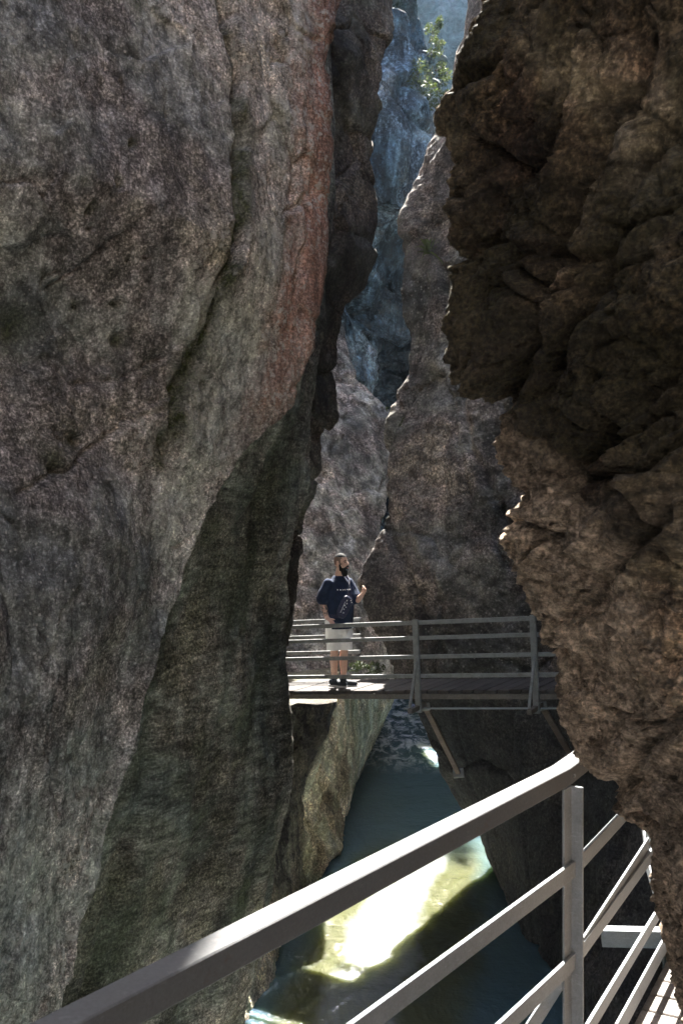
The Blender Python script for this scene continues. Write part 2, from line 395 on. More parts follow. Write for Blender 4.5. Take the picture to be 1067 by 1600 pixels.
def a_attr(V, px, py, d):
    cd, al = poly_dist(px + 14 * perlin(V * 4.0), py, A_CRACK)
    moss_or_shade = np.exp(-(cd / (11 + 7 * al)) ** 2) * (0.8 + 0.4 * al)
    for (mx, my, mr) in [(85, 345, 9), (125, 312, 8), (180, 530, 12), (20, 510, 45), (180, 25, 14), (100, 690, 16), (165, 480, 10), (110, 480, 8), (150, 250, 8), (60, 720, 22)]:
        moss_or_shade = np.maximum(moss_or_shade, 0.9 * np.exp(-(((px - mx) ** 2 + (py - my) ** 2) / mr ** 2)))
    return {'red': a_red(px + 26 * perlin(V * np.array((6.0, 6.0, 0.8))) + 10 * perlin(V * 9.0), py), 'moss_or_shade': np.clip(moss_or_shade, 0, 1)}
a_back1 = [p + W(-0.35, 0.55, 0) for p in aS]; a_back2 = [p + W(-2.2, 0.9, 0) for p in aS]
A_cols = [[W(-7, -3, 0)], [W(-3.0, -3, 0), W(-2.6, -3, 12)], [W(-2.9, 1.0, 0), W(-2.6, 1.0, 12)], a_col(0.0, 0.0), a_col(0.33, 0.30), a_col(0.66, 0.64), a_col(0.87, 0.88), aS, a_back1, a_back2, [W(-7, 8, 0)]]
rock('cliff', A_cols, [4, 10, 30, 90, 90, 70, 55, 16, 12, 6, 4], [(-0.5, 2.2, 25), (2.2, 9.3, 560), (9.3, 18, 40)], a_disp, M['left'], a_attr, usm=10, vsm=6,
     label='pale grey lichen-spotted rock wall with a reddish edge, in front on the left')

# --- dark recessed wall below it -----------------------------------------------------------
bS = [P(*q) for q in [(520, 300, 10.0), (492, 560, 10.0), (482, 640, 10.0), (484, 700, 10.0), (480, 790, 10.0), (472, 880, 10.0), (467, 950, 10.2), (453, 1040, 10.3), (451, 1070, 10.3), (449, 1120, 10.3), (446, 1200, 10.4),
      (438, 1290, 10.5), (426, 1380, 10.6), (415, 1430, 10.6), (400, 1520, 10.4), (370, 1640, 10.2)]]
def b_col(t, Yl, g):
    out = []
    for p in bS:
        px = p[0] / p[1] * F + 533.5; py = HOR - (p[2] - EYE) / p[1] * F
        le = np.interp(py, [300, 628, 760, 930, 1080, 1330, 1600], [380, 400, 280, 200, 150, 70, -10])
        x2 = le + (px - le) * t; y2 = Yl + (p[1] - Yl) * g
        out.append(np.array(((x2 - 533.5) / F * y2, y2, p[2])))
    return out
def b_disp(V, N, px, py):
    q = rotz(V, 12)
    d = 0.14 * fbm(V, (0.6, 0.6, 0.5), 4) + 0.022 * ridged(rotz(V, 35), (1.2, 1.2, 5.0), 4, 0.6) + 0.06 * fbm(V, (2.2, 2.2, 0.6), 3) + 0.014 * ridged(V, 10.0, 4, 0.6)
    cd, _ = poly_dist(px, py, [(238, 1090), (225, 1200), (190, 1330), (170, 1430), (140, 1560)])
    d -= 0.10 * np.exp(-(cd / 11.0) ** 2)
    return d
def b_attr(V, px, py, d):
    m = sstep(0.0, 0.5, fbm(V, 0.8, 4)) * 0.5
    cd, _ = poly_dist(px + 8 * perlin(V * 4), py, [(375, 1380), (360, 1440), (380, 1490)])
    return {'moss_or_shade': np.clip(m + 0.8 * np.exp(-(cd / 14) ** 2), 0, 1)}
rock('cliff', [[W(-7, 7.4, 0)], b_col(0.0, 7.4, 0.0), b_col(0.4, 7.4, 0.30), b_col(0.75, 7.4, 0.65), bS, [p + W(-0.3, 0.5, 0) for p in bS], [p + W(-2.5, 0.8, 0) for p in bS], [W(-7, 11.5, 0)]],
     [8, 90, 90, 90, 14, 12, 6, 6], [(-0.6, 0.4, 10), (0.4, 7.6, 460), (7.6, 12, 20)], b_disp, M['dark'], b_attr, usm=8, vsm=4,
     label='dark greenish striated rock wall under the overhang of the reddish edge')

# --- overhanging strip behind the reddish edge -----------------------------------------------
cS = [P(*q) for q in [(540, -1200, 11.4), (590, -300, 11.4), (612, 0, 11.4), (600, 80, 11.3), (577, 170, 11.2), (572, 250, 11.2), (584, 320, 11.2), (577, 370, 11.1), (561, 430, 11.1), (533, 465, 11.0), (525, 500, 11.0), (530, 600, 11.0), (526, 655, 11.0),
      (502, 672, 11.0), (493, 720, 11.0), (482, 790, 11.0), (470, 900, 11.2), (455, 1000, 11.3)]]
def c_disp(V, N, px, py):
    q = rotz(V, -40)
    bl, be = blocks(q + 0.25 * perlin(V * 2.0)[:, None], (0.9, 0.9, 1.5), 5)
    return 0.10 * fbm(V, 0.9, 4) + 0.05 * ridged(q, (0.9, 0.9, 2.6), 4, 0.55) + 0.06 * bl - 0.04 * sstep(0.10, 0.0, be) + 0.010 * fbm(V, 12.0, 4)
c_mid = [p * W(1, 1, 1) + W(-0.36, -0.55, 0) for p in cS]
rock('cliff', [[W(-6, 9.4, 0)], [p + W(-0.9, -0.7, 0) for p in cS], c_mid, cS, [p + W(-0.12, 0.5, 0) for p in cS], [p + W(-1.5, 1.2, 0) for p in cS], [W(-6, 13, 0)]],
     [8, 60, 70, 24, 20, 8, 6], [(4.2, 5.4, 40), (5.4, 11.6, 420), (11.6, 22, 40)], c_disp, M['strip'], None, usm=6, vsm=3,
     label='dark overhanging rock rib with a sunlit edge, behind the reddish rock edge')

# --- left bank below the footbridge ------------------------------------------------------------
l3 = [P(*q) for q in [(574, 1080, 20.5), (562, 1180, 19.0), (547, 1260, 18.0), (523, 1340, 16.5), (493, 1390, 15.3)]] + [W(-0.55, 15.0, -0.6)]
l2 = [P(*q) for q in [(528, 1080, 14.75), (502, 1180, 14.8), (476, 1240, 14.8), (478, 1390, 14.9)]] + [W(-0.6, 14.6, -0.6)]
l2b = [P(*q) for q in [(533, 1080, 18.0), (507, 1180, 16.3), (481, 1240, 15.6), (482, 1390, 15.1)]] + [W(-0.58, 14.8, -0.6)]
l1 = [P(*q) for q in [(448, 1080, 14.3), (448, 1250, 14.1), (446, 1400, 13.6)]] + [W(-0.72, 13.0, 0), W(-0.66, 12.9, -0.6)]
l0 = [P(*q) for q in [(380, 1080, 12.4), (385, 1300, 12.0), (395, 1450, 11.8)]] + [W(-1.02, 11.1, 0), W(-0.9, 11.1, -0.6)]
l4 = [P(*q) for q in [(634, 1085, 24), (604, 1145, 25)]] + [W(0.95, 25.5, 0), W(1.0, 25.4, -0.6)]
def l_disp(V, N, px, py):
    q = rotz(V, 35)
    lit = sstep(14.9, 15.3, V[:, 1])
    far = sstep(17.0, 20.0, V[:, 1])
    d = 0.12 * fbm(V, 0.8, 4) + (0.03 + 0.13 * lit) * (ridged(q, (2.6, 1.6, 0.9), 5, 0.55) - 0.5) + 0.02 * fbm(V, 9.0, 4, 0.6)
    return d * (1 - 0.6 * far) - 0.05 - 0.12 * far
rock('river_bank', [[W(-4, 10.5, 0)], l0, l1, l2, l2b, l3, l4, [W(1.4, 31, 0)], [W(-4, 31, 0)]], [6, 50, 60, 24, 110, 70, 16, 4, 10], [(-0.6, 2.85, 220), (2.85, 2.95, 3)], l_disp, M['bank'], lambda V, px, py, d: {'moss_or_shade': sstep(15.3, 14.9, V[:, 1] + 0.15 * fbm(V, 1.5, 3)) * sstep(1.0, 1.6, V[:, 2] + (V[:, 1] - 12) * 0.6)}, usm=3, vsm=3,  # mask darkens the shaded left face of the bank in its colour
     label='yellowish fluted rock rising from the river under the footbridge', cat='rock')

# --- purple grey rock behind the man -------------------------------------------------------------
dS = [P(*q) for q in [(470, 250, 20.5), (505, 380, 20.5), (520, 450, 20.2), (535, 530, 19.8), (560, 600, 19.2), (600, 650, 18.8), (611, 685, 18.6), (606, 760, 18.4), (594, 830, 18.2), (600, 900, 18.2), (610, 1000, 18.4), (625, 1100, 19), (615, 1200, 20)]]
dS = [W(0, 0, EYE) + (p - W(0, 0, EYE)) * float(np.interp(p[2], [2.0, 7.5], [1.0, 1.25])) for p in dS]
def d_disp(V, N, px, py):
    bl, be = blocks(V + 0.3 * perlin(V * 1.6)[:, None], (0.7, 0.7, 0.45), 9)
    return 0.16 * fbm(V, 0.5, 4) + 0.06 * ridged(rotz(V, 20), (1.2, 1.2, 0.7), 5, 0.55) + 0.02 * fbm(V, 7.0, 4) + 0.05 * bl - 0.05 * sstep(0.08, 0.0, be)
rock('cliff', [[W(-5, 21.5, 0)], [p + W(-2.3, -1.6, 0) for p in dS], [p + W(-0.95, -0.8, 0) for p in dS], dS, [p + W(-0.1, 0.7, 0) for p in dS], [p + W(-2, 1.5, 0) for p in dS], [W(-5, 27.5, 0)]],
     [8, 60, 60, 16, 14, 6, 6], [(2.42, 13.0, 340), (13.0, 14.0, 8)], d_disp, M['purple'], None, usm=6, vsm=3,
     label='purple-grey smooth rock rising behind the man, between darker walls')

# --- centre right wall --------------------------------------------------------------------------
eS = [P(*q) for q in [(880, -900, 17.2), (790, -250, 17.2), (760, -100, 17.2), (722, 60, 17), (692, 190, 16.8), (667, 240, 16.6), (652, 300, 16.4), (634, 345, 16.2), (632, 430, 16), (638, 480, 16), (638, 590, 15.8), (618, 655, 15.6), (609, 690, 15.5), (607, 760, 15.4),
      (590, 830, 15.3), (563, 888, 15.2), (554, 912, 15.2), (572, 960, 15.2), (598, 1000, 15.2), (620, 1060, 15.3), (652, 1100, 15.5), (690, 1180, 15.6), (700, 1210, 15.8), (722, 1255, 16), (752, 1300, 16.3), (774, 1348, 16.2)]] + [W(2.5, 16.2, -0.6)]
e1 = [P(*q) for q in [(900, -800, 16.4), (760, 0, 16.4), (715, 200, 16), (700, 500, 15.2), (690, 700, 14.9), (684, 900, 14.6), (692, 1000, 14.6), (712, 1100, 14.8), (748, 1220, 14.8)]] + [W(2.49, 14.8, 0), W(2.5, 14.8, -0.6)]
e2 = [P(*q) for q in [(930, -800, 15.6), (800, 0, 15.6), (770, 200, 15.5), (765, 600, 14.6), (772, 900, 14.2), (780, 1050, 14.1), (810, 1220, 13.9)]] + [W(2.56, 13.4, 0), W(2.6, 13.4, -0.6)]
e3 = [P(*q) for q in [(980, -800, 15), (900, 0, 15), (880, 200, 15), (860, 600, 14.2), (855, 900, 13.9), (865, 1050, 13.8), (890, 1250, 12.9)]] + [W(2.7, 12.3, 0), W(2.7, 12.2, -0.6)]
e4 = [P(*q) for q in [(960, 600, 13.5), (970, 1050, 12.9), (975, 1300, 11.4), (965, 1600, 10.4)]]
def e_disp(V, N, px, py):
    low = sstep(3.6, 2.6, V[:, 2])
    d = 0.17 * fbm(V, 0.45, 4) + 0.07 * ridged(rotz(V, 10), (1.0, 1.0, 1.7), 5, 0.55) + 0.018 * fbm(V, 8.0, 4)
    for line, dep, w in (([(600, 800), (640, 900), (690, 1010), (720, 1060)], 0.10, 6), ([(700, 420), (712, 560), (740, 700), (790, 800), (830, 900)], 0.14, 7), ([(612, 760), (660, 860), (700, 930)], -0.05, 9)):
        cd, _ = poly_dist(px + 8 * perlin(V * 2.0), py, line); d -= dep * np.exp(-(cd / w) ** 2)
    bl, be = blocks(V + 0.3 * perlin(V * 1.6)[:, None], (0.7, 0.7, 0.5), 8)
    d += 0.07 * bl - 0.05 * sstep(0.10, 0.0, be)
    return d * (1 - 0.35 * low)
def e_attr(V, px, py, d):
    wet_shade = sstep(3.7, 2.9, V[:, 2] + 0.5 * fbm(V, 0.9, 4))  # shade under the deck put into the colour, along with wet dark stone
    return {'moss_or_shade': np.maximum(wet_shade * 0.95, sstep(0.1, 0.6, fbm(V, 0.6, 4)) * 0.4) + 0.9 * np.exp(-(((px - 670) / 25) ** 2 + ((py - 385) / 22) ** 2))}
rock('cliff', [eS, e1, e2, e3, e4, [W(3.7, 9, 0), W(3.4, 9, 3.2), W(4.6, 9, 6), W(5, 9, 16)], [W(4.2, 4, 0)], [W(7, 3, 0)], [W(7, 18.5, 0)], [p + W(2.4, 1.3, 0) for p in eS], [p + W(0.25, 0.45, 0) for p in eS]],
     [60, 70, 60, 60, 30, 10, 6, 8, 10, 14, 12], [(-0.6, 12.8, 480), (12.8, 24, 40)], e_disp, M['centre'], e_attr, usm=4, vsm=2, tone_scale=0.7,
     label='tall dark brown rock wall behind the footbridge, narrowing to a point at the top')

# --- near rock on the right ----------------------------------------------------------------------
hS = [P(*q) for q in [(740, -900, 2.7), (755, -500, 2.7), (745, -150, 2.7), (731, 0, 2.7), (712, 80, 2.7), (698, 150, 2.7), (693, 190, 2.7), (704, 220, 2.7), (700, 300, 2.7), (703, 400, 2.7), (708, 470, 2.7), (716, 550, 2.7), (740, 588, 2.7), (770, 614, 2.7),
      (795, 640, 2.7), (800, 720, 2.7), (808, 765, 2.7), (790, 810, 2.7), (800, 850, 2.7), (815, 900, 2.7), (832, 955, 2.7), (860, 1005, 2.7), (890, 1065, 2.7), (906, 1115, 2.7), (930, 1165, 2.7), (947, 1215, 2.7), (985, 1275, 2.7),
      (1012, 1325, 2.7), (1036, 1375, 2.7), (1050, 1450, 2.7), (1075, 1530, 2.75), (1120, 1700, 2.9), (1180, 1950, 3.0)]]
def h_col(t, g):
    out = []
    for p in hS:
        px = p[0] / p[1] * F + 533.5
        x2 = px + (1210 - px) * t; y2 = p[1] + (1.75 - p[1]) * g
        out.append(np.array(((x2 - 533.5) / F * y2, y2, p[2])))
    return out
def h_disp(V, N, px, py):
    q = rotz(V, 42) + 0.10 * np.stack((perlin(V * 3.0), perlin(V * 3.0 + 9), perlin(V * 3.0 + 21)), 1)
    bl, be = blocks(q, (1.7, 1.7, 3.6), 2); b2, be2 = blocks(q + 0.05 * perlin(V * 9)[:, None], (4.5, 4.5, 9.0), 6)
    d = 0.06 * fbm(q, (1.3, 1.3, 2.4), 4) + 0.020 * bl - 0.050 * sstep(0.07, 0.0, be) + 0.012 * b2 - 0.020 * sstep(0.06, 0.0, be2)
    d += 0.055 * (ridged(q, (1.6, 2.0, 6.5), 5, 0.6) - 0.45) + 0.013 * (ridged(q, (6.0, 9.0, 20.0), 4, 0.62) - 0.4) + 0.007 * fbm(V, 45.0, 3)
    for line, dep, w in (([(1010, 60), (960, 180), (900, 300), (860, 400), (835, 480), (812, 620)], 0.10, 20), ([(1090, 160), (1010, 260), (985, 330), (940, 420), (900, 500), (870, 600)], 0.12, 18), ([(1080, 560), (1010, 640), (960, 700), (900, 740)], 0.08, 16),
                         ([(1080, 800), (1000, 850), (930, 900), (890, 960)], 0.06, 14), ([(1080, 1120), (1000, 1180), (960, 1260)], 0.06, 12)):
        cd, _ = poly_dist(px + 25 * perlin(V * 4) + 10 * perlin(V * 12), py, line); d -= dep * np.exp(-(cd / w) ** 2)
    return d + 0.003
def h_attr(V, px, py, d):
    line = np.interp(py, [0, 300, 600, 800, 1000, 1200, 1400], [560, 660, 800, 960, 1040, 1110, 1200])
    bare_lit = sstep(0.15, -0.15, (px - line) / 400 + 0.25 * fbm(V, 3.0, 4)) * sstep(450, 800, py)  # lower left paled for the light falling there, besides its pinker stone
    dark = sstep(-0.25, 0.35, fbm(V, 1.6, 4) + 0.35 * sstep(900, 200, py))  # top darkened in colour for its shade, besides olive growth
    return {'moss_or_shade': dark * (1 - bare_lit) * 0.9, 'red': bare_lit}
h_out = [p + W(0.10, 0.16, 0) for p in hS]
rock('cliff', [hS, h_col(0.25, 0.4), h_col(0.55, 0.75), h_col(1.0, 1.0), [W(1.5, 0.4, 0), W(1.5, 0.4, 4), W(0.8, 0.4, 7), W(0.6, 0.4, 9)], [W(1.9, -3, 0), W(1.6, -3, 9)], [W(6, -3, 0)], [W(6, 4.5, 0)], [p + W(1.7, 1.1, 0) for p in hS], h_out],
     [70, 90, 90, 20, 10, 6, 8, 8, 14, 10], [(3.2, 4.1, 60), (4.1, 7.2, 480), (7.2, 13, 40)], h_disp, M['near'], h_attr, usm=4, vsm=2, tone_scale=2.2,
     label='rough ochre-brown overhanging rock filling the right side, closest to the camera')

# --- far walls -----------------------------------------------------------------------------------
iS = [P(*q) for q in [(600, -120, 33), (668, 0, 33), (680, 60, 33), (690, 130, 33), (699, 200, 33), (700, 300, 33), (665, 345, 33), (650, 400, 33), (636, 445, 33), (608, 482, 33), (580, 515, 33), (572, 560, 33), (566, 600, 33), (562, 660, 33), (570, 800, 33)]]
def i_disp(V, N, px, py):
    d = 0.5 * fbm(V, 0.16, 4) + 0.45 * (ridged(rotz(V, 30), (0.5, 0.5, 0.22), 5, 0.55) - 0.4) + 0.05 * fbm(V, 3.0, 4)
    b_, be = blocks(rotz(V, 25) + 0.8 * perlin(V * 0.7)[:, None], (0.45, 0.45, 0.22), 4)
    d += 0.7 * b_ - 0.5 * sstep(0.10, 0.0, be)
    bl = np.exp(-(((px - 598) / 34) ** 2 + ((py - 250) / 90) ** 2) ** 2)
    return d * (1 - 0.7 * bl) + 1.3 * np.sqrt(np.clip(bl, 0, 1))
def i_attr(V, px, py, d):
    return {'moss_or_shade': sstep(0.0, 0.5, fbm(V, 0.25, 4)) * sstep(330, 150, py)}
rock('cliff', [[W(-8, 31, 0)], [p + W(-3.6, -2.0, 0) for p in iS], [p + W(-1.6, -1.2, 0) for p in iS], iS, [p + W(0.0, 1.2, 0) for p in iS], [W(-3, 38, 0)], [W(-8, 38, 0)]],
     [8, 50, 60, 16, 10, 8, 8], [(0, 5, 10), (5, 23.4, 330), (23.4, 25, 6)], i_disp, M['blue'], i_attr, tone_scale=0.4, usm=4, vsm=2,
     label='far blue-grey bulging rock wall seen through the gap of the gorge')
def j_disp(V, N, px, py):
    return 0.5 * fbm(V, 0.2, 4) + 0.5 * ridged(V, (0.5, 0.5, 0.25), 5, 0.55) + 0.06 * fbm(V, 2.5, 4)
rock('cliff', [[W(-6, 41, 0)], [W(-0.5, 41, 0), W(-0.5, 41, 20)], [W(2.0, 40, 0), W(1.8, 40, 20)], [W(4.3, 41, 0), W(3.2, 41, 15), W(2.4, 41, 21)], [W(9, 36, 0)], [W(9, 46, 0)], [W(-6, 46, 0)]],
     [10, 30, 30, 20, 6, 8, 6], [(-0.5, 20.5, 160)], j_disp, M['hollow'], None, tone_scale=0.4, usm=3, vsm=2,
     label='shadowed rock face closing the far end of the gorge')

def k_disp(V, N, px, py): return 0.6 * fbm(V, 0.25, 4) + 0.15 * ridged(V, 1.0, 4)  # unseen side walls below are added to cut skylight on the far rock
rock('cliff', [[W(4.0, 17.5, 0)], [W(4.4, 24, 0)], [W(5.6, 32, 0)], [W(8.0, 44, 0)], [W(14, 44, 0)], [W(14, 17.5, 0)]], [20, 20, 20, 4, 10, 4], [(-0.5, 28, 90)], k_disp, M['blue'], None, usm=3, label='added shaded rock wall behind the tall brown wall, hidden from the walkway')
rock('cliff', [[W(-9, 12.5, 0)], [W(-1.9, 12.8, 0)], [W(-2.0, 22, 0)], [W(-2.0, 31, 0)], [W(-9, 31, 0)]], [8, 24, 24, 8, 8], [(-0.5, 26, 90)], k_disp, M['purple'], None, usm=3, label='added rock wall behind the overhanging rib, hidden from the walkway')
# --- unseen wall added behind the photographer to cut skylight ---------------------------------------------------------
rock('cliff', [[W(-8, -9, 0)], [W(-1.5, -8, 0), W(-1.5, -8, 10)], [W(1.5, -7.5, 0), W(1.0, -7, 10)], [W(8, -6, 0)], [W(8, -11, 0)], [W(-8, -11, 0)]], [12, 12, 12, 4, 8, 4], [(-0.5, 20, 60)],
     lambda V, N, px, py: 0.4 * fbm(V, 0.4, 4), M['left'], None, usm=2, label='added grey rock wall behind the photographer, out of view')

# ------------------------------------------------------------------ river
def water():
    t = NT('glacial_river_water')
    v = t.coord(scale=(1.0, 0.5, 1.0))
    n1 = t.noise(t.coord(scale=(1.0, 0.6, 1)), 1.2, 4, 0.55, 0.6); n2 = t.noise(v, 7.0, 5, 0.6, 0.4)
    n3 = t.noise(t.coord(scale=(0.45, 1.0, 1.0), rot=(0, 0, 0.35)), 16.0, 4, 0.65, 0.6)
    h = t.math('ADD', t.math('MULTIPLY', n1, 1.0), t.math('ADD', t.math('MULTIPLY', n2, 0.28), t.math('MULTIPLY', n3, 0.13)))
    t.put(t.bump(h, 0.5, 0.16), t.b.inputs['Normal'])
    tc = t.new('ShaderNodeTexCoord'); sp = t.new('ShaderNodeSeparateXYZ'); t.put(tc.outputs['Object'], sp.inputs[0])
    far = t.math('MULTIPLY', t.math('SUBTRACT', sp.outputs['Y'], 22.5), 0.35)
    fz = t.noise(t.coord(scale=(1.0, 0.35, 1)), 3.5, 6, 0.7, 0.8)
    foam = t.math('MULTIPLY', t.ramp(far, [(0.0, 0.0), (1.0, 1.0)]), t.ramp(fz, [(0.46, 0.0), (0.58, 1.0)]))
    # sun patch painted into the colour: pale glare, olive fringe, deep teal elsewhere
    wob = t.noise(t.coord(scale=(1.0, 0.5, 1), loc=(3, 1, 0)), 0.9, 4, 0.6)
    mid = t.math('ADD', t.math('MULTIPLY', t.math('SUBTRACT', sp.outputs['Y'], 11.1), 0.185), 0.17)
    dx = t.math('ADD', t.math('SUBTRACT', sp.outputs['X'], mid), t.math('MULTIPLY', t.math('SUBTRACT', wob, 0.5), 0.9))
    sun_fringe = t.ramp(t.math('MULTIPLY', t.math('ABSOLUTE', t.math('ADD', dx, -0.10)), 0.72), [(0.60, 1.0), (0.98, 0.0)], 'EASE')
    sun_core = t.ramp(t.math('ABSOLUTE', dx), [(0.30, 1.0), (0.56, 0.0)], 'EASE')
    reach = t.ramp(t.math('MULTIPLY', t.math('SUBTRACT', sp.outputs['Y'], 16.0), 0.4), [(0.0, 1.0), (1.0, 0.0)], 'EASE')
    sun_fringe = t.math('MULTIPLY', sun_fringe, reach); sun_core = t.math('MULTIPLY', sun_core, reach)
    c = t.mix(sun_fringe, (0.062, 0.108, 0.118), (0.070, 0.075, 0.036))
    c = t.mix(sun_core, c, (0.20, 0.215, 0.205))
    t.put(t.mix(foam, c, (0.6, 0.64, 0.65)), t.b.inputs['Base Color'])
    t.b.inputs['Roughness'].default_value = 0.08; t.b.inputs['IOR'].default_value = 1.33
    t.b.inputs['Subsurface Weight'].default_value = 1.0
    t.b.inputs['Subsurface Radius'].default_value = (1.0, 1.0, 0.5); t.b.inputs['Subsurface Scale'].default_value = 0.9
    x0, x1, y0, y1, z0, z1 = -9, 9, -6, 60, -4, 0
    V = [(x0, y0, z0), (x1, y0, z0), (x1, y1, z0), (x0, y1, z0), (x0, y0, z1), (x1, y0, z1), (x1, y1, z1), (x0, y1, z1)]
    me = mesh_py('river', V, [(0, 3, 2, 1), (4, 5, 6, 7), (0, 1, 5, 4), (1, 2, 6, 5), (2, 3, 7, 6), (3, 0, 4, 7)])
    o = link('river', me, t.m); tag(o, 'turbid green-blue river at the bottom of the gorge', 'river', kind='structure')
water()

# ------------------------------------------------------------------ steel and timber helpers
def sweep_rect(name, pts, w, h, mat, parent=None, bev=0.003, up=(0, 0, 1)):
    """a bar of section w x h (h along up, its top on the points) following a polyline, mitred at the kinks"""
    pts = [np.array(p, float) for p in pts]; up = np.array(up, float)
    V, Fs = [], []
    n = len(pts)
    for k, p in enumerate(pts):
        d0 = (pts[k] - pts[k - 1]) if k > 0 else (pts[1] - pts[0])
        d1 = (pts[k + 1] - pts[k]) if k < n - 1 else d0
        d0 = d0 / np.linalg.norm(d0); d1 = d1 / np.linalg.norm(d1)
        d = d0 + d1; d /= np.linalg.norm(d)
        s = np.cross(d, up); s /= np.linalg.norm(s)
        s = s / max(0.3, math.sqrt((1 + float(d0 @ d1)) / 2))
        u = np.cross(s, d); u /= np.linalg.norm(u)
        for a, b in ((-0.5, 0), (0.5, 0), (0.5, -1), (-0.5, -1)): V.append(p + s * a * w + u * b * h)
    for k in range(n - 1):
        for j in range(4):
            a, b = k * 4 + j, k * 4 + (j + 1) % 4
            Fs.append((a, b, b + 4, a + 4))
    Fs.append((3, 2, 1, 0)); Fs.append(tuple(range((n - 1) * 4, n * 4)))
    me = mesh_py(name, V, Fs)
    if bev: bevel_mesh(me, bev)
    return link(name, me, mat, parent)
def prism(name, section, p0, p1, xdir, mat, parent=None, bev=0.002):
    """a section (list of (a, b) in the frame xdir, ydir) extruded from p0 to p1"""
    p0, p1 = np.array(p0, float), np.array(p1, float)
    z = (p1 - p0) / np.linalg.norm(p1 - p0); x = np.array(xdir, float); x = x - z * (x @ z); x /= np.linalg.norm(x); y = np.cross(z, x)
    n = len(section)
    V = [p0 + x * a + y * b for a, b in section] + [p1 + x * a + y * b for a, b in section]
    Fs = [tuple(reversed(range(n))), tuple(range(n, 2 * n))] + [(i, (i + 1) % n, n + (i + 1) % n, n + i) for i in range(n)]
    me = mesh_py(name, V, Fs)
    if bev: bevel_mesh(me, bev)
    return link(name, me, mat, parent)
def box_section(w, h): return [(-w / 2, -h / 2), (w / 2, -h / 2), (w / 2, h / 2), (-w / 2, h / 2)]
def round_section(r, n=8): return [(r * math.cos(2 * math.pi * k / n), r * math.sin(2 * math.pi * k / n)) for k in range(n)]
def L_section(a, b, t): return [(0, 0), (a, 0), (a, t), (t, t), (t, b), (0, b)]

# ------------------------------------------------------------------ near walkway and its railing
R0 = np.array((-1.40, 0.06)); R1 = np.array((0.72, 3.14)); R2 = np.array((1.46, 4.49)); R3 = np.array((1.66, 5.45)); R4 = np.array((2.05, 6.9))
ZH = EYE - 0.747
DECK = 3.60
def off(pl, d):
    """the plan polyline moved sideways by d (positive: towards the walkway side)"""
    out = []
    for k, p in enumerate(pl):
        d0 = pl[k] - pl[k - 1] if k else pl[1] - pl[0]
        d1 = pl[k + 1] - pl[k] if k < len(pl) - 1 else d0
        d0 = d0 / np.linalg.norm(d0); d1 = d1 / np.linalg.norm(d1); t = d0 + d1; t /= np.linalg.norm(t)
        out.append(p + np.array((t[1], -t[0])) * d / max(0.4, math.sqrt((1 + d0 @ d1) / 2)))
    return out
plan = [R0, R1, R2, R3, R4]
railing = empty('guard_railing', (R1[0], R1[1], DECK))
tag(railing, 'pale grey steel guard railing with a broad sunlit handrail, closest to the camera', 'railing')
def rel(o, root):                                   # parent without moving
    o.parent = root; o.matrix_parent_inverse = Matrix.Translation(-Vector(root.location)); return o
def at_z(pl, z): return [np.array((p[0], p[1], z)) for p in pl]
rel(sweep_rect('handrail', at_z(off(plan, -0.03), ZH), 0.062, 0.056, M['rail'], bev=0.003), railing)
for dz in (0.29, 0.58, 0.87):
    rel(sweep_rect('rail', at_z(off(plan, 0.012), ZH - dz), 0.012, 0.052, M['galv'], bev=0.0015), railing)
rel(sweep_rect('toe_board', at_z(off(plan, 0.012), ZH - 1.045), 0.010, 0.075, M['galv'], bev=0.0015), railing)
t1 = (R1 - R0) / np.linalg.norm(R1 - R0); n1 = np.array((t1[1], -t1[0]))
def rail_post(p, t, zb, zt):
    n = np.array((t[1], -t[0]))
    base = np.array((*(p - t * 0.052 - n * 0.004), zb)); topp = np.array((*(p - t * 0.058 - n * 0.004), zt))
    o = prism('post', [(0, 0), (0.066, 0), (0.066, -0.045), (0.058, -0.045), (0.058, -0.008), (0, -0.008)][::-1], base, topp, (t[0], t[1], 0), M['galv'])
    # the section's second axis points to the left of the path: away from the walkway
    return rel(o, railing)
rail_post(R1 - t1 * 0.0, t1, DECK - 0.25, ZH - 0.056)
t2 = (R2 - R1) / np.linalg.norm(R2 - R1)
rail_post(R2, t2, DECK - 0.12, ZH - 0.056)
rail_post(R0 + t1 * 1.55, t1, DECK - 0.25, ZH - 0.056)
def bolt_at(p, nrm, r=0.009, h=0.008):
    p = np.array(p, float); nrm = np.array(nrm, float)
    o = prism('bolt', round_section(r, 6), p, p + nrm * h, (0, 0, 1) if abs(nrm[2]) < 0.9 else (1, 0, 0), M['bolt'], bev=0.0015)
    return rel(o, railing)
nn = np.array((n1[0], n1[1], 0)); n2 = np.array((t2[1], -t2[0])); nn2 = np.array((n2[0], n2[1], 0))
for dz in (0.29, 0.58, 0.87):
    q = R1 + t2 * 0.025 + n2 * 0.018
    bolt_at((q[0], q[1], ZH - dz - 0.026), nn2, 0.010)
q = R1 + t2 * 0.02 - n2 * 0.0; bolt_at((*(R1 + t2 * 0.03 + n2 * 0.001), ZH - 0.03), nn2, 0.006)
q = off([R0, R1], 0.001); qq = q[0] + t1 * 1.80; bolt_at((qq[0], qq[1], ZH - 0.03), nn, 0.008)
# diagonal flat brace bolted to the post on the river side
b0 = P(815, 1610, 3.02); b1 = P(905, 1472, 3.22); b2 = P(1012, 1308, 4.15)
rel(sweep_rect('brace', [b0, b1 + (b1 - b0) * 0.06, b2], 0.008, 0.058, M['galv'], bev=0.0015), railing)
bolt_at(P(905, 1474, 3.17), nn, 0.012, 0.012)
# outrigger under the deck edge
rel(sweep_rect('outrigger', [P(938, 1450, 4.50), P(1040, 1452, 4.44)], 0.06, 0.075, M['galv'], bev=0.002), railing)

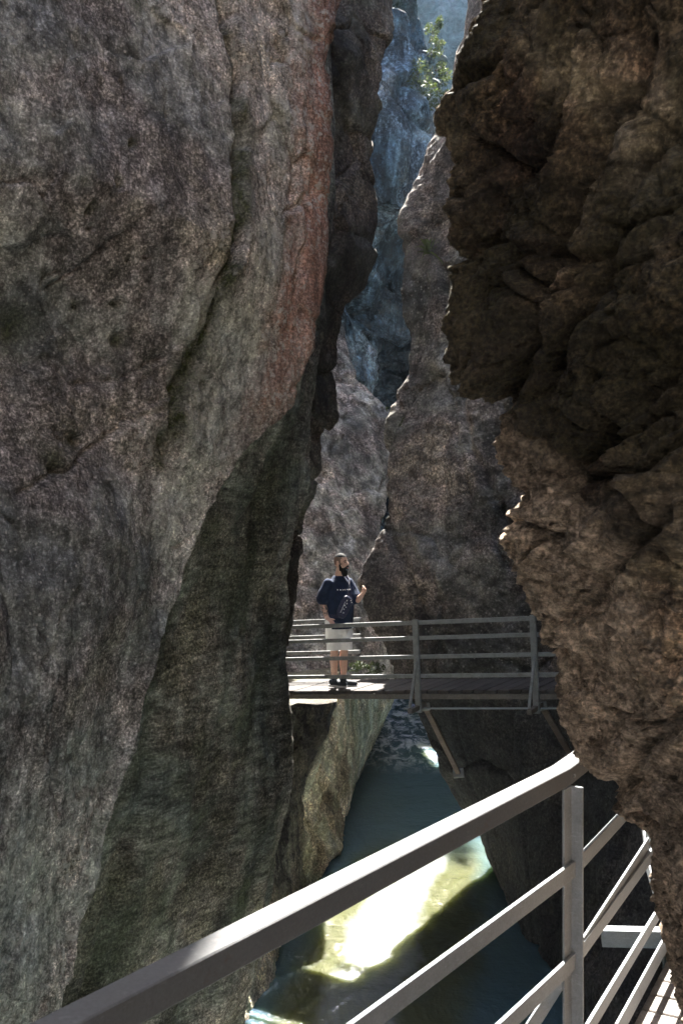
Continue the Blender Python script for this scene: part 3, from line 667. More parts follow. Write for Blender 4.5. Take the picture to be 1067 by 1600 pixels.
walk = empty('walkway', (0.9, 2.2, DECK)); tag(walk, 'plank walkway beside the overhanging rock, at the lower right corner', 'walkway')
def plank_mesh(p, t, w, length, th):
    n = np.array((t[1], -t[0]))
    V = []
    for z in (DECK - th, DECK):
        for a, b in ((0, 0.02), (w, 0.02), (w, length), (0, length)):
            q = p + t * a + n * b; V.append((q[0], q[1], z))
    return bevel_mesh(mesh_py('plank', V, [(3, 2, 1, 0), (4, 5, 6, 7), (0, 1, 5, 4), (1, 2, 6, 5), (2, 3, 7, 6), (3, 0, 4, 7)]), 0.004)
s = 0.35
Lseg = np.linalg.norm(R2 - R1)
while s < Lseg + 0.5:
    rel(link('plank', plank_mesh(R1 + t2 * s, t2, 0.138, 0.75, 0.045), M['plank']), walk); s += 0.15
q0, q1 = R0 - t1 * 1.5, R1 + t1 * 0.1
V = [(*(q0 + n1 * 0.02), DECK - 0.05), (*(q1 + n1 * 0.02), DECK - 0.05), (*(R1 + t2 * 0.33 + n2 * 0.8), DECK - 0.05), (*(q0 + n1 * 1.5), DECK - 0.05)]
V += [(a, b, DECK - 0.002) for a, b, _ in V]
rel(link('deck_floor', mesh_py('deck_floor', V, [(3, 2, 1, 0), (4, 5, 6, 7), (0, 1, 5, 4), (1, 2, 6, 5), (2, 3, 7, 6), (3, 0, 4, 7)]), M['plank']), walk)

# ------------------------------------------------------------------ footbridge under the man
FL = P(474, 1079, 13.6); FR = P(826, 1078, 12.1)
ft = FR - FL; FLEN = np.linalg.norm(ft[:2]); ft = ft / FLEN           # per metre of plan length (keeps the slope)
fb = np.array((-ft[1], ft[0], 0.0)); fb /= np.linalg.norm(fb)
if fb[1] < 0: fb = -fb
bridge = empty('footbridge', tuple(FL + ft * 1.5)); tag(bridge, 'narrow plank footbridge with grey-green rails fixed across the gorge wall', 'footbridge')
def FB(s, back, up): return FL + ft * s + fb * back + W(0, 0, up)
S0, S1 = -0.75, 4.9
s = S0
pl_me = None
k = 0
while s < S1:
    wd = 0.29 if s < 0.9 else 0.142
    V = []
    j = RNG.uniform(-0.004, 0.004); e = RNG.uniform(-0.01, 0.012)
    for z in (-0.045, 0.0):
        for a, b in ((0, -0.01 - e), (wd, -0.01 - e), (wd, 1.16), (0, 1.16)): V.append(FB(s + a, b, z + j))
    me = bevel_mesh(mesh_py('plank', V, [(3, 2, 1, 0), (4, 5, 6, 7), (0, 1, 5, 4), (1, 2, 6, 5), (2, 3, 7, 6), (3, 0, 4, 7)]), 0.005)
    rel(link('plank', me, M['farplank']), bridge); s += wd + 0.013; k += 1
def fbar(name, s0, s1, back, up, w, h, mat, bev=0.004): return rel(sweep_rect(name, [FB(s0, back, up), FB(s1, back, up)], w, h, mat, bev=bev), bridge)
fbar('edge_beam', S0, S1, 0.05, -0.05, 0.10, 0.065, M['beam']); fbar('edge_beam', S0, S1, 1.08, -0.05, 0.10, 0.065, M['beam'])
POSTS = [-0.95, 1.71, 3.25]
for hgt, th in ((0.90, 0.055), (0.70, 0.05), (0.46, 0.05), (0.215, 0.05)):
    fbar('rail', S0 - 0.3, S1, -0.055 + 0.03 * 0, hgt, 0.035, th, M['farsteel'], 0.003)
for sp in POSTS[1:]:
    p0 = FB(sp + 0.05, -0.10, -0.27); p1 = FB(sp, -0.10, 0.915)
    po = rel(prism('post', box_section(0.075, 0.045), p0, p1, (ft[0], ft[1], 0), M['farsteel'], bev=0.004), bridge)
    st = rel(sweep_rect('bracket', [FB(sp + 0.04, 0.1, -0.165), FB(sp + 0.04, -0.36, -0.185)], 0.06, 0.06, M['beam']), bridge)
    br = rel(prism('brace', box_section(0.035, 0.02), FB(sp + 0.03, -0.12, 0.42), FB(sp + 0.03, -0.34, -0.17), (ft[0], ft[1], 0), M['farsteel']), bridge)
# rail on the far side, short of the rock
for hgt in (0.90, 0.665, 0.43): fbar('rail', S0 - 0.2, 0.30, 1.12, hgt, 0.035, 0.05, M['farsteel'], 0.003)
rel(prism('post', box_section(0.05, 0.05), FB(-0.16, 1.16, -0.05), FB(-0.16, 1.16, 0.90), (1, 0, 0), M['farsteel']), bridge)
# struts to the rock and a conduit along the beam
for a, b in ((P(664, 1104, 12.95), P(716, 1208, 14.95)), (P(846, 1103, 12.15), P(912, 1215, 13.5))):
    rel(prism('strut', box_section(0.07, 0.05), a, b, (1, 0, 0), M['strut']), bridge)
    u_ = (b - a) / np.linalg.norm(b - a)
    rel(prism('strut_plate', box_section(0.16, 0.14), b - u_ * 0.02, b + u_ * 0.02, (1, 0, 0), M['farsteel']), bridge)
    rel(prism('strut_plate', box_section(0.12, 0.10), a - u_ * 0.01, a + u_ * 0.03, (1, 0, 0), M['farsteel']), bridge)
rel(prism('conduit', round_section(0.012), FB(1.5, 0.0, -0.235), FB(4.6, 0.0, -0.215), (0, 0, 1), M['galv'], bev=0), bridge)

# ------------------------------------------------------------------ the man
def plain(name, col, rough=0.8, var=0.25, scl=30.0, bump=0.2, bd=0.004, spec=0.3):
    t = NT(name); v = t.coord(); n1 = t.noise(v, scl, 6, 0.65)
    c = t.mix(1.0, col, t.ramp(n1, [(0.3, 1 - var), (0.7, 1 + var)]), 'MULTIPLY')
    t.put(c, t.b.inputs['Base Color']); t.b.inputs['Roughness'].default_value = rough; t.b.inputs['Specular IOR Level'].default_value = spec
    t.put(t.bump(n1, bump, bd), t.b.inputs['Normal'])
    return t
M['shirt'] = plain('navy_cotton', (0.011, 0.02, 0.05), 0.9, 0.35, 9.0, 0.5, 0.02).m
M['shorts'] = plain('off_white_cotton', (0.9, 0.89, 0.87), 0.9, 0.08, 8.0, 0.6, 0.02).m
M['hair'] = plain('black_hair', (0.010, 0.009, 0.009), 0.8, 0.4, 120.0, 0.5, 0.004).m
M['stubble'] = plain('cropped_hair', (0.20, 0.135, 0.11), 0.8, 0.4, 160.0, 0.3, 0.002).m
M['shoe'] = plain('dark_shoe_mesh', (0.02, 0.027, 0.035), 0.7, 0.4, 60.0).m
M['sole'] = plain('grey_rubber_sole', (0.42, 0.42, 0.42), 0.8, 0.15).m
M['bag'] = plain('printed_navy_nylon', (0.03, 0.034, 0.07), 0.55, 0.6, 40.0, 0.4, 0.004).m
M['print'] = plain('white_print', (0.75, 0.75, 0.78), 0.8, 0.1).m
M['eye'] = plain('dark_eye', (0.03, 0.02, 0.018), 0.3, 0.1).m
ts = plain('skin', (0.62, 0.39, 0.30), 0.55, 0.12, 25.0, 0.15, 0.003)
_n = ts.noise(ts.coord(), 34.0, 5, 0.6, 0.8)
_f = ts.math('MULTIPLY', ts.attr('tattoo'), ts.ramp(_n, [(0.46, 0.0), (0.53, 0.85)]))
_src = ts.b.inputs['Base Color'].links[0].from_socket
ts.put(ts.mix(_f, _src, (0.07, 0.075, 0.085)), ts.b.inputs['Base Color']); ts.b.inputs['Subsurface Weight'].default_value = 0.08
ts.b.inputs['Subsurface Radius'].default_value = (0.02, 0.008, 0.004)
M['skin'] = ts.m

class Blob:
    """overlapping closed shapes, fused into one continuous surface by a voxel remesh"""
    def __init__(s): s.V = []; s.F = []
    def rings(s, R):
        b = len(s.V); n = len(R[0])
        for r in R: s.V += [tuple(v) for v in r]
        for k in range(len(R) - 1):
            for j in range(n):
                a, c = b + k * n + j, b + k * n + (j + 1) % n
                s.F.append((a, c, c + n, a + n))
        s.F.append(tuple(b + j for j in reversed(range(n)))); s.F.append(tuple(b + (len(R) - 1) * n + j for j in range(n)))
    def tube(s, pts, radii, n=14, flat=1.0, flatdir=None):
        pts = [np.array(p, float) for p in pts]; R = []
        for k, p in enumerate(pts):
            d = (pts[min(k + 1, len(pts) - 1)] - pts[max(k - 1, 0)]); d /= np.linalg.norm(d)
            ref = np.array(flatdir, float) if flatdir is not None else (np.array((1.0, 0, 0)) if abs(d[2]) > 0.6 else np.array((0, 0, 1.0)))
            x = ref - d * (ref @ d); x /= np.linalg.norm(x); y = np.cross(d, x)
            R.append([p + (x * math.cos(a) * flat + y * math.sin(a)) * radii[k] for a in np.linspace(0, 2 * math.pi, n, endpoint=False)])
        s.rings(R)
        for p, r in ((pts[0], radii[0]), (pts[-1], radii[-1])): s.ball(p, (r * min(1, flat), r, r) if flat == 1 else (r * .9,) * 3)
    def ball(s, c, r, axes=None, n=12):
        c = np.array(c, float); r = (r, r, r) if not hasattr(r, '__len__') else r
        A = np.eye(3) if axes is None else np.array(axes, float)
        R = []
        for t in np.linspace(-math.pi / 2 + 0.12, math.pi / 2 - 0.12, n):
            R.append([c + A[0] * r[0] * math.cos(t) * math.cos(a) + A[1] * r[1] * math.cos(t) * math.sin(a) + A[2] * r[2] * math.sin(t) for a in np.linspace(0, 2 * math.pi, n + 4, endpoint=False)])
        s.rings(R)
    def build(s, name, mat, voxel, parent, smooth=3, remesh=True):
        me = mesh_py(name, s.V, s.F)
        bm = bmesh.new(); bm.from_mesh(me); bmesh.ops.recalc_face_normals(bm, faces=bm.faces); bm.to_mesh(me); bm.free()
        if remesh:
            o = bpy.data.objects.new('tmp', me); COL.objects.link(o)
            md = o.modifiers.new('r', 'REMESH'); md.mode = 'VOXEL'; md.voxel_size = voxel; md.adaptivity = 0
            dg = bpy.context.evaluated_depsgraph_get(); dg.update()
            me2 = bpy.data.meshes.new_from_object(o.evaluated_get(dg)); bpy.data.objects.remove(o)
            me = me2; me.name = name
            bm = bmesh.new(); bm.from_mesh(me)
            for _ in range(smooth): bmesh.ops.smooth_vert(bm, verts=bm.verts, factor=0.5, use_axis_x=True, use_axis_y=True, use_axis_z=True)
            bm.to_mesh(me); bm.free()
        for p in me.polygons: p.use_smooth = True
        return link(name, me, mat, parent)

man_at = FB(0.41, 0.30, 0.0)
man_at = np.array((man_at[0], man_at[1], man_at[2] + 0.003))
man = empty('person', tuple(man_at)); tag(man, 'bearded person in navy T-shirt and white shorts standing at the footbridge rail', 'person')
fd = np.array((0.60, -0.80, 0)); lf = np.array((0.80, 0.60, 0)); up = np.array((0, 0, 1.0))       # chest direction, his left
hd = np.array((0.86, -0.51, 0)); hl = np.array((0.51, 0.86, 0))                                   # where the face looks, its left
def T(a, b, z, c=(-0.02, 0.0)): return np.array((c[0], c[1], 0)) + lf * a + fd * b + up * z
body = Blob()
hipR, hipL = T(-0.10, 0, 0.90), T(0.10, 0, 0.90)
kneeR, kneeL = np.array((-0.078, -0.03, 0.50)), np.array((0.055, 0.01, 0.50))
ankR, ankL = np.array((-0.080, 0.02, 0.085)), np.array((0.048, 0.03, 0.085))
for hp, kn, an in ((hipR, kneeR, ankR), (hipL, kneeL, ankL)):
    body.tube([hp, hp * .5 + kn * .5 + fd * 0.015, kn, kn * .72 + an * .28 - fd * 0.018, kn * .4 + an * .6 - fd * 0.008, an], [0.080, 0.070, 0.054, 0.060, 0.047, 0.036])
def ell(cz, a, b, c=(-0.02, 0.0), fw=0.0, n=20): return [T(a * math.cos(q), b * math.sin(q) + fw, cz, c) for q in np.linspace(0, 2 * math.pi, n, endpoint=False)]
body.rings([ell(0.84, 0.13, 0.11), ell(0.95, 0.165, 0.135), ell(1.10, 0.165, 0.14, fw=0.015), ell(1.28, 0.17, 0.115), ell(1.40, 0.160, 0.09), ell(1.47, 0.09, 0.07), ell(1.51, 0.062, 0.058)])
shR, shL = T(-0.178, -0.005, 1.425), T(0.178, -0.005, 1.425)
elR, wrR = np.array((-0.238, -0.12, 1.16)), np.array((-0.180, -0.225, 0.975))
elL, wrL = np.array((0.205, 0.02, 1.165)), np.array((0.292, -0.075, 1.262))
body.tube([shR, shR * .5 + elR * .5, elR, elR * .65 + wrR * .35, wrR], [0.052, 0.050, 0.045, 0.046, 0.030])
body.tube([shL, shL * .5 + elL * .5, elL, elL * .6 + wrL * .4, wrL], [0.052, 0.050, 0.045, 0.046, 0.031])
HC = np.array((0.012, -0.03, 1.715))
body.tube([T(0, -0.01, 1.46), HC + up * -0.10 - hd * 0.015], [0.066, 0.058])
ax = (hl, hd, up)
body.ball(HC + up * 0.02 - hd * 0.008, (0.077, 0.098, 0.105), ax); body.ball(HC + up * -0.045 + hd * 0.028, (0.060, 0.066, 0.080), ax)
body.ball(HC + up * -0.012 + hd * 0.058, (0.045, 0.030, 0.030), ax)                    # brow and cheeks
body.tube([HC + hd * 0.090 + up * 0.012, HC + hd * 0.112 + up * -0.022], [0.009, 0.014], 8)  # nose
for sd in (-1, 1): body.ball(HC + hl * 0.078 * sd - hd * 0.012 + up * -0.012, (0.010, 0.020, 0.032), ax)
# right hand resting on the rail
def hand(wr, pdir, ndir, side, curl, thumb):
    pdir = np.array(pdir, float); pdir /= np.linalg.norm(pdir); ndir = np.array(ndir, float); ndir -= pdir * (ndir @ pdir); ndir /= np.linalg.norm(ndir)
    sd = np.cross(pdir, ndir) * side
    pc = wr + pdir * 0.05
    body.ball(pc, (0.052, 0.041, 0.016), (pdir, sd, ndir)); body.tube([wr - pdir * 0.015, wr + pdir * 0.03], [0.028, 0.027])
    for k, (o_, ln) in enumerate(((0.031, 0.070), (0.0105, 0.080), (-0.0105, 0.074), (-0.031, 0.058))):
        a = pc + pdir * 0.040 + sd * o_; d = pdir + sd * o_ * 2.5; d /= np.linalg.norm(d); pts = [a]
        for seg, fr in enumerate((0.45, 0.32, 0.23)):
            th = curl * (0.5 + 0.6 * seg); dd = d * math.cos(th) - ndir * math.sin(th); pts.append(pts[-1] + dd * ln * fr)
        body.tube(pts, [0.0100, 0.0092, 0.0086, 0.0074], 8)
    a = pc - pdir * 0.02 + sd * 0.033; td = np.array(thumb, float); td /= np.linalg.norm(td)
    body.tube([a - sd * 0.01, a + td * 0.035, a + td * 0.064], [0.0135, 0.0115, 0.0085], 8)
rail_y = None
hand(wrR, (0.55, -0.55, -0.42), (0.15, -0.25, 1.0), -1, 0.55, (0.9, 0.1, -0.25))
hand(wrL, (0.45, -0.25, 0.78), (0.72, 0.50, -0.2), 1, 0.95, (0.22, 0.0, 1.0))
bo = body.build('body', M['skin'], 0.0062, man, 2)
co = np.empty(len(bo.data.vertices) * 3, np.float32); bo.data.vertices.foreach_get('co', co); co = co.reshape(-1, 3)
ab = wrR - elR; tt = np.clip(((co - elR) @ ab) / (ab @ ab), 0, 1); dist = np.linalg.norm(co - (elR + tt[:, None] * ab), axis=1)
at = bo.data.attributes.new('tattoo', 'FLOAT', 'POINT'); at.data.foreach_set('value', (((dist < 0.07) & (tt > 0.0) & (tt < 0.93)).astype(np.float32)))
# T-shirt
sh = Blob()
sh.rings([ell(0.81, 0.194, 0.162), ell(0.93, 0.198, 0.172, fw=0.006), ell(1.08, 0.200, 0.182, fw=0.018), ell(1.24, 0.206, 0.165, fw=0.012), ell(1.36, 0.206, 0.132), ell(1.43, 0.185, 0.110), ell(1.49, 0.115, 0.092), ell(1.532, 0.080, 0.076)])
slR, slL = shR * .12 + elR * .88, shL * .12 + elL * .88
sh.tube([shR + up * 0.0, shR * .5 + elR * .5 + T(-.02, 0, 0, (0, 0)), slR + np.array((0, 0, 0.03))], [0.074, 0.086, 0.096])
sh.tube([shL + up * 0.0, shL * .5 + elL * .5 + T(.01, 0, 0, (0, 0)), slL + np.array((0, 0, 0.03))], [0.074, 0.084, 0.090])
so = sh.build('t_shirt', M['shirt'], 0.009, man, 3)
co = np.empty(len(so.data.vertices) * 3, np.float32); so.data.vertices.foreach_get('co', co); co = co.reshape(-1, 3).astype(float)
rx = co - np.array((-0.02, 0, 0)); fold = 0.010 * ridged(co, (4.0, 4.0, 7.0), 3) + 0.006 * perlin(co * np.array((16, 16, 5)))
nr = rx * np.array((1, 1, 0)); nr /= np.maximum(np.linalg.norm(nr, axis=1), 1e-6)[:, None]
co = co + nr * (fold * sstep(1.45, 1.3, co[:, 2]))[:, None]; so.data.vertices.foreach_set('co', co.astype(np.float32).ravel()); so.data.update()
# shorts
st = Blob()
st.rings([ell(0.74, 0.15, 0.125), ell(0.80, 0.172, 0.145), ell(0.95, 0.176, 0.148)])
st.tube([hipR, hipR * .55 + kneeR * .45 + np.array((-.012, 0, 0)), kneeR + up * 0.11 + np.array((-0.016, -0.005, 0)), kneeR + up * 0.035 + np.array((-0.020, -0.005, 0))], [0.112, 0.106, 0.096, 0.094], 18)
st.tube([hipL, hipL * .55 + kneeL * .45 + np.array((.012, 0, 0)), kneeL + up * 0.11 + np.array((0.018, 0.01, 0)), kneeL + up * 0.035 + np.array((0.024, 0.01, 0))], [0.112, 0.106, 0.095, 0.092], 18)
to = st.build('shorts', M['shorts'], 0.009, man, 3)
co = np.empty(len(to.data.vertices) * 3, np.float32); to.data.vertices.foreach_get('co', co); co = co.reshape(-1, 3).astype(float)
bot = co[:, 2] < 0.515; co[bot, 2] = 0.515
nr = (co - np.array((-0.01, 0, 0))) * np.array((1, 1, 0)); nr /= np.maximum(np.linalg.norm(nr, axis=1), 1e-6)[:, None]
co += nr * (0.010 * ridged(co, (14, 14, 3), 3) - 0.004)[:, None]; to.data.vertices.foreach_set('co', co.astype(np.float32).ravel()); to.data.update()
# hair, beard, eyes, brows
def head_patch(name, test, grow, mat, vox=0.006):
    b = Blob(); b.ball(HC + up * 0.02 - hd * 0.008, (0.077 + grow, 0.098 + grow, 0.105 + grow), ax, 26)
    me = mesh_py(name, b.V, b.F); bm = bmesh.new(); bm.from_mesh(me)
    kill = [f for f in bm.faces if not test(np.array(f.calc_center_median()) - HC)]
    bmesh.ops.delete(bm, geom=kill, context='FACES'); bm.to_mesh(me); bm.free()
    for p in me.polygons: p.use_smooth = True
    return link(name, me, mat, man)
head_patch('hair', lambda d: d[2] > 0.074 - 0.12 * min(0.0, d @ hd + 0.03) * -1, 0.0025, M['hair'])
for sd in (-1, 1): head_patch('side_hair', lambda d: d[2] <= 0.085 and d[2] > -0.03 and d @ hd < 0.040 and (d @ hl) * sd > 0.002, 0.0014, M['stubble'])
bd = Blob()
bd.ball(HC + up * -0.105 + hd * 0.050, (0.056, 0.056, 0.062), ax); bd.ball(HC + up * -0.145 + hd * 0.056, (0.045, 0.045, 0.050), ax)
for sd in (-1, 1): bd.tube([HC + hl * 0.066 * sd + hd * 0.015 + up * -0.035, HC + hl * 0.060 * sd + hd * 0.030 + up * -0.095], [0.012, 0.024], 10)
bd.tube([HC + hl * 0.030 + hd * 0.098 + up * -0.056, HC + hd * 0.108 + up * -0.046, HC - hl * 0.030 + hd * 0.098 + up * -0.056], [0.009, 0.011, 0.009], 8)
bd.build('beard', M['hair'], 0.006, man, 1)
mo = Blob(); mo.ball(HC + up * -0.073 + hd * 0.107, (0.021, 0.007, 0.008), ax); mo.build('mouth', plain('lips', (0.42, 0.19, 0.17), 0.5, 0.1).m, 0.003, man, 0, False)
for sd in (-1, 1):
    ey = Blob(); ey.ball(HC + hl * 0.031 * sd + hd * 0.0825 + up * 0.004, (0.013, 0.008, 0.007), ax); ey.build('eye', M['eye'], 0.003, man, 0, False)
    eb = Blob(); eb.tube([HC + hl * 0.014 * sd + hd * 0.090 + up * 0.020, HC + hl * 0.034 * sd + hd * 0.086 + up * 0.026, HC + hl * 0.052 * sd + hd * 0.070 + up * 0.018], [0.004, 0.0055, 0.004], 8); eb.build('eyebrow', M['hair'], 0.003, man, 0, False)
# shoes
for an, fdir in ((ankR, np.array((0.86, -0.5, 0))), (ankL, np.array((0.95, -0.3, 0)))):
    sdr = np.array((-fdir[1], fdir[0], 0)); sdr /= np.linalg.norm(sdr); fdir = fdir / np.linalg.norm(fdir)
    g = np.array((an[0], an[1], 0))
    shoe = Blob()
    shoe.ball(g - fdir * 0.025 + up * 0.068, (0.060, 0.046, 0.052), (fdir, sdr, up)); shoe.ball(g + fdir * 0.11 + up * 0.056, (0.090, 0.050, 0.042), (fdir, sdr, up))
    shoe.tube([g + up * 0.075 - fdir * 0.005, g + fdir * 0.075 + up * 0.055], [0.044, 0.040]); shoe.tube([g + up * 0.09, g + up * 0.118], [0.041, 0.042])
    o = shoe.build('shoe', M['shoe'], 0.007, man, 2)
    sp = []
    for q in np.linspace(0, 2 * math.pi, 22, endpoint=False):
        c = math.cos(q); w_ = 0.047 + 0.006 * c; sp.append(g + fdir * (0.055 + 0.150 * c) + sdr * w_ * math.sin(q))
    me = mesh_py('sole', [p + up * 0.0 for p in sp] + [p + up * 0.030 for p in sp], [tuple(reversed(range(22))), tuple(range(22, 44))] + [(i, (i + 1) % 22, 22 + (i + 1) % 22, 22 + i) for i in range(22)])
    so_ = link('sole', bevel_mesh(me, 0.004), M['sole']); so_.parent = o
# lettering on the chest, following the cloth
def on_chest(a, z, lift=0.012):
    b = 0.20
    best = None
    for b in np.linspace(0.30, 0.05, 60):
        p = T(a, b, z)
        ok, loc, nor, idx = so.closest_point_on_mesh(Vector(p))
        if ok and (np.array(loc) - p) @ fd > -0.002: return np.array(loc) + fd * lift
    return T(a, 0.16, z)
for a, w_, h_, kind in ((-0.125, 0.020, 0.020, 'v'), (-0.085, 0.018, 0.014, 'b'), (-0.048, 0.017, 0.016, 'b'), (-0.018, 0.006, 0.016, 'b'), (0.025, 0.006, 0.012, 'b'), (0.050, 0.018, 0.015, 'b'), (0.083, 0.013, 0.015, 'b')):
    Lt = Blob(); c = on_chest(a + 0.01, 1.345)
    V = [c + lf * w_ / 2 + up * h_ / 2, c - lf * w_ / 2 + up * h_ / 2, c - lf * w_ / 2 * (0.15 if kind == 'v' else 1) - up * h_ / 2, c + lf * w_ / 2 * (0.15 if kind == 'v' else 1) - up * h_ / 2]
    b0_ = len(Lt.V); Lt.V += [tuple(v) for v in V] + [tuple(v - fd * 0.004) for v in V]
    Lt.F += [(b0_, b0_ + 1, b0_ + 2, b0_ + 3), (b0_ + 7, b0_ + 6, b0_ + 5, b0_ + 4)] + [(b0_ + i, b0_ + 4 + i, b0_ + 4 + (i + 1) % 4, b0_ + (i + 1) % 4) for i in range(4)]
    Lt.build('letter', M['print'], 0.003, so, 0, False)
# sling bag
bag = empty('sling_bag', tuple(man_at + np.array((-0.05, -0.15, 0.97)))); tag(bag, 'dark patterned sling bag worn across the chest of the person on the footbridge', 'bag')
def relm(o):
    o.parent = bag; o.matrix_parent_inverse = Matrix.Translation(Vector(man_at) - Vector(bag.location)); return o
bx = lf * 0.50 + up * 0.86; bx /= np.linalg.norm(bx); by = np.cross(fd, bx)
bc = T(-0.055, 0.205, 1.115)
bb = Blob()
R = []
for q, sc_ in ((-0.030, 0.86), (-0.012, 1.0), (0.012, 0.98), (0.028, 0.80)):
    ring = []
    for a in np.linspace(0, 2 * math.pi, 28, endpoint=False):
        ca, sa = math.cos(a), math.sin(a); e = 0.55
        ring.append(bc + fd * q + bx * 0.160 * sc_ * np.sign(ca) * abs(ca) ** e + by * 0.085 * sc_ * np.sign(sa) * abs(sa) ** e)
    R.append(ring)
bb.rings(R)
relm(bb.build('pouch', M['bag'], 0.006, None, 2))
stp = [bc + bx * 0.14 - fd * 0.005, on_chest(0.045, 1.30, 0.010), on_chest(0.10, 1.40, 0.010), on_chest(0.145, 1.46, 0.012), T(0.16, 0.0, 1.515), T(0.13, -0.10, 1.44), T(-0.02, -0.19, 1.2), T(-0.17, -0.12, 1.03), T(-0.215, 0.03, 1.0), bc - bx * 0.15 - fd * 0.005]
V, Fs = [], []
for k, p in enumerate(stp):
    d = stp[min(k + 1, len(stp) - 1)] - stp[max(k - 1, 0)]; d /= np.linalg.norm(d)
    o_ = p - T(0, 0, p[2]); o_ = o_ + up * 0.05 * (1 if p[2] > 1.45 else 0); o_ /= np.linalg.norm(o_); s_ = np.cross(d, o_); s_ /= np.linalg.norm(s_)
    for a, b in ((-1, 0), (1, 0), (1, -0.006), (-1, -0.006)): V.append(p + s_ * 0.02 * a + o_ * b)
for k in range(len(stp) - 1):
    for j in range(4): a, b = k * 4 + j, k * 4 + (j + 1) % 4; Fs.append((a, b, b + 4, a + 4))
relm(link('strap', mesh_py('strap', V, Fs), M['bag']))
for i, (u_, v_, w_, h_) in enumerate(((0.085, 0.030, 0.018, 0.014), (0.050, 0.012, 0.018, 0.014), (0.012, 0.030, 0.016, 0.012), (0.0, 0.002, 0.010, 0.016), (-0.04, 0.016, 0.014, 0.010), (-0.085, 0.0, 0.014, 0.012), (0.115, -0.03, 0.010, 0.010), (0.10, -0.055, 0.010, 0.008))):
    c = bc + bx * u_ + by * v_ + fd * 0.031
    pm = Blob(); pm.rings([[c + fd * q + bx * a * w_ / 2 + by * b * h_ / 2 for a, b in ((-1, -1), (1, -1), (1, 1), (-1, 1))] for q in (-0.003, 0.003)])
    relm(pm.build('printed_mark', M['print'], 0.003, None, 0, False))
pm = Blob(); pm.rings([[bc + fd * (0.03 + q) + bx * a + by * (0.045 + b) for a, b in ((-0.11, -0.002), (0.06, -0.002), (0.06, 0.002), (-0.11, 0.002))] for q in (-0.003, 0.003)])
relm(pm.build('zip', M['print'], 0.003, None, 0, False))

# ------------------------------------------------------------------ plants
def leaf_mat(name, col, tr=0.35):
    t = NT(name); v = t.coord(); n1 = t.noise(v, 6.0, 3, 0.6)
    c = t.mix(1.0, col, t.ramp(n1, [(0.3, 0.6), (0.7, 1.5)]), 'MULTIPLY')
    t.put(c, t.b.inputs['Base Color']); t.b.inputs['Roughness'].default_value = 0.6
    tl = t.new('ShaderNodeBsdfTranslucent'); t.put(c, tl.inputs[0]); mx = t.new('ShaderNodeMixShader'); mx.inputs[0].default_value = tr
    t.put(t.b.outputs[0], mx.inputs[1]); t.put(tl.outputs[0], mx.inputs[2]); t.put(mx.outputs[0], t.n['Material Output'].inputs[0])
    return t.m
M['leaf'] = leaf_mat('fresh_leaf', (0.075, 0.10, 0.028))
M['darkleaf'] = leaf_mat('dark_leaf', (0.03, 0.042, 0.014), 0.2); M['stem'] = plain('stem', (0.09, 0.07, 0.045)).m
def leaf_cloud(c, r, n, size, rng):
    V, Fs = [], []
    for k in range(n):
        d = rng.normal(size=3); d /= np.linalg.norm(d); p = np.array(c) + d * np.array(r) * rng.uniform(0.2, 1) ** 0.5
        a = rng.normal(size=3); a /= np.linalg.norm(a); b = np.cross(a, rng.normal(size=3)); b /= np.linalg.norm(b)
        s_ = size * rng.uniform(0.6, 1.4); i = len(V)
        V += [p - a * s_, p + b * s_ * .45, p + a * s_, p - b * s_ * .45]; Fs.append((i, i + 1, i + 2, i + 3))
    return V, Fs
def blades(c, n, length, rng, lean=(0, 0, 1)):
    V, Fs = [], []; c = np.array(c, float)
    for k in range(n):
        d = np.array(lean, float) + rng.normal(size=3) * 0.45; d /= np.linalg.norm(d); L = length * rng.uniform(0.6, 1.2)
        s_ = np.cross(d, rng.normal(size=3)); s_ /= np.linalg.norm(s_); p = c + rng.normal(size=3) * length * 0.12; i = len(V)
        for q, w_ in ((0, 0.05), (0.4, 0.05), (0.75, 0.035), (1.0, 0.004)):
            m_ = p + d * L * q + np.array((0, 0, -1)) * L * 0.45 * q * q; V += [m_ - s_ * w_ * L, m_ + s_ * w_ * L]
        for q in range(3): Fs.append((i + 2 * q, i + 2 * q + 1, i + 2 * q + 3, i + 2 * q + 2))
    return V, Fs
prng = np.random.default_rng(3)
def shrub(name, parts, label, n, size, cat='shrub', group=None):
    root = empty(name, tuple(parts[0][0])); tag(root, label, cat, group)
    V, Fs = [], []
    for c, r in parts:
        v, f = leaf_cloud(c, r, n, size, prng); i = len(V); V += v; Fs += [tuple(a + i for a in q) for q in f]
    rel(link('foliage', mesh_py('foliage', V, Fs), M['leaf']), root)
    for c, r in parts:
        b = Blob(); b.tube([np.array(c) - W(0.14, 0, 0.10), np.array(c), np.array(c) + W(0.02, 0, r[2] * 0.7)], [0.025, 0.015, 0.006], 6)
        rel(b.build('stem', M['stem'], 0.01, None, 0, False), root)
edge_clumps = []
for k in range(26):
    yq = prng.uniform(30, 205); xq = np.interp(yq, [0, 60, 130, 205], [676, 684, 692, 701]) + prng.normal() * 4.5
    rr = prng.uniform(0.07, 0.2); edge_clumps.append((P(xq, yq, prng.uniform(31.6, 32.8)), (rr, rr * 1.6, rr)))
shrub('shrub', edge_clumps, 'sunlit green shrub on the far rock edge at the top of the gap', 90, 0.045)
shrub('shrub', [(P(655, 115, 31.2), (0.5, 0.3, 0.5)), (P(672, 150, 31.3), (0.4, 0.3, 0.5)), (P(645, 160, 31.0), (0.4, 0.3, 0.3))], 'shaded green shrub clinging to the face of the far blue-grey wall', 380, 0.05)
shrub('shrub', [(P(627, 478, 34.5), (0.2, 0.4, 0.22)), (P(633, 505, 34.5), (0.16, 0.4, 0.3))], 'small sunlit shrub hanging in the dark hollow halfway up the gap', 420, 0.05)
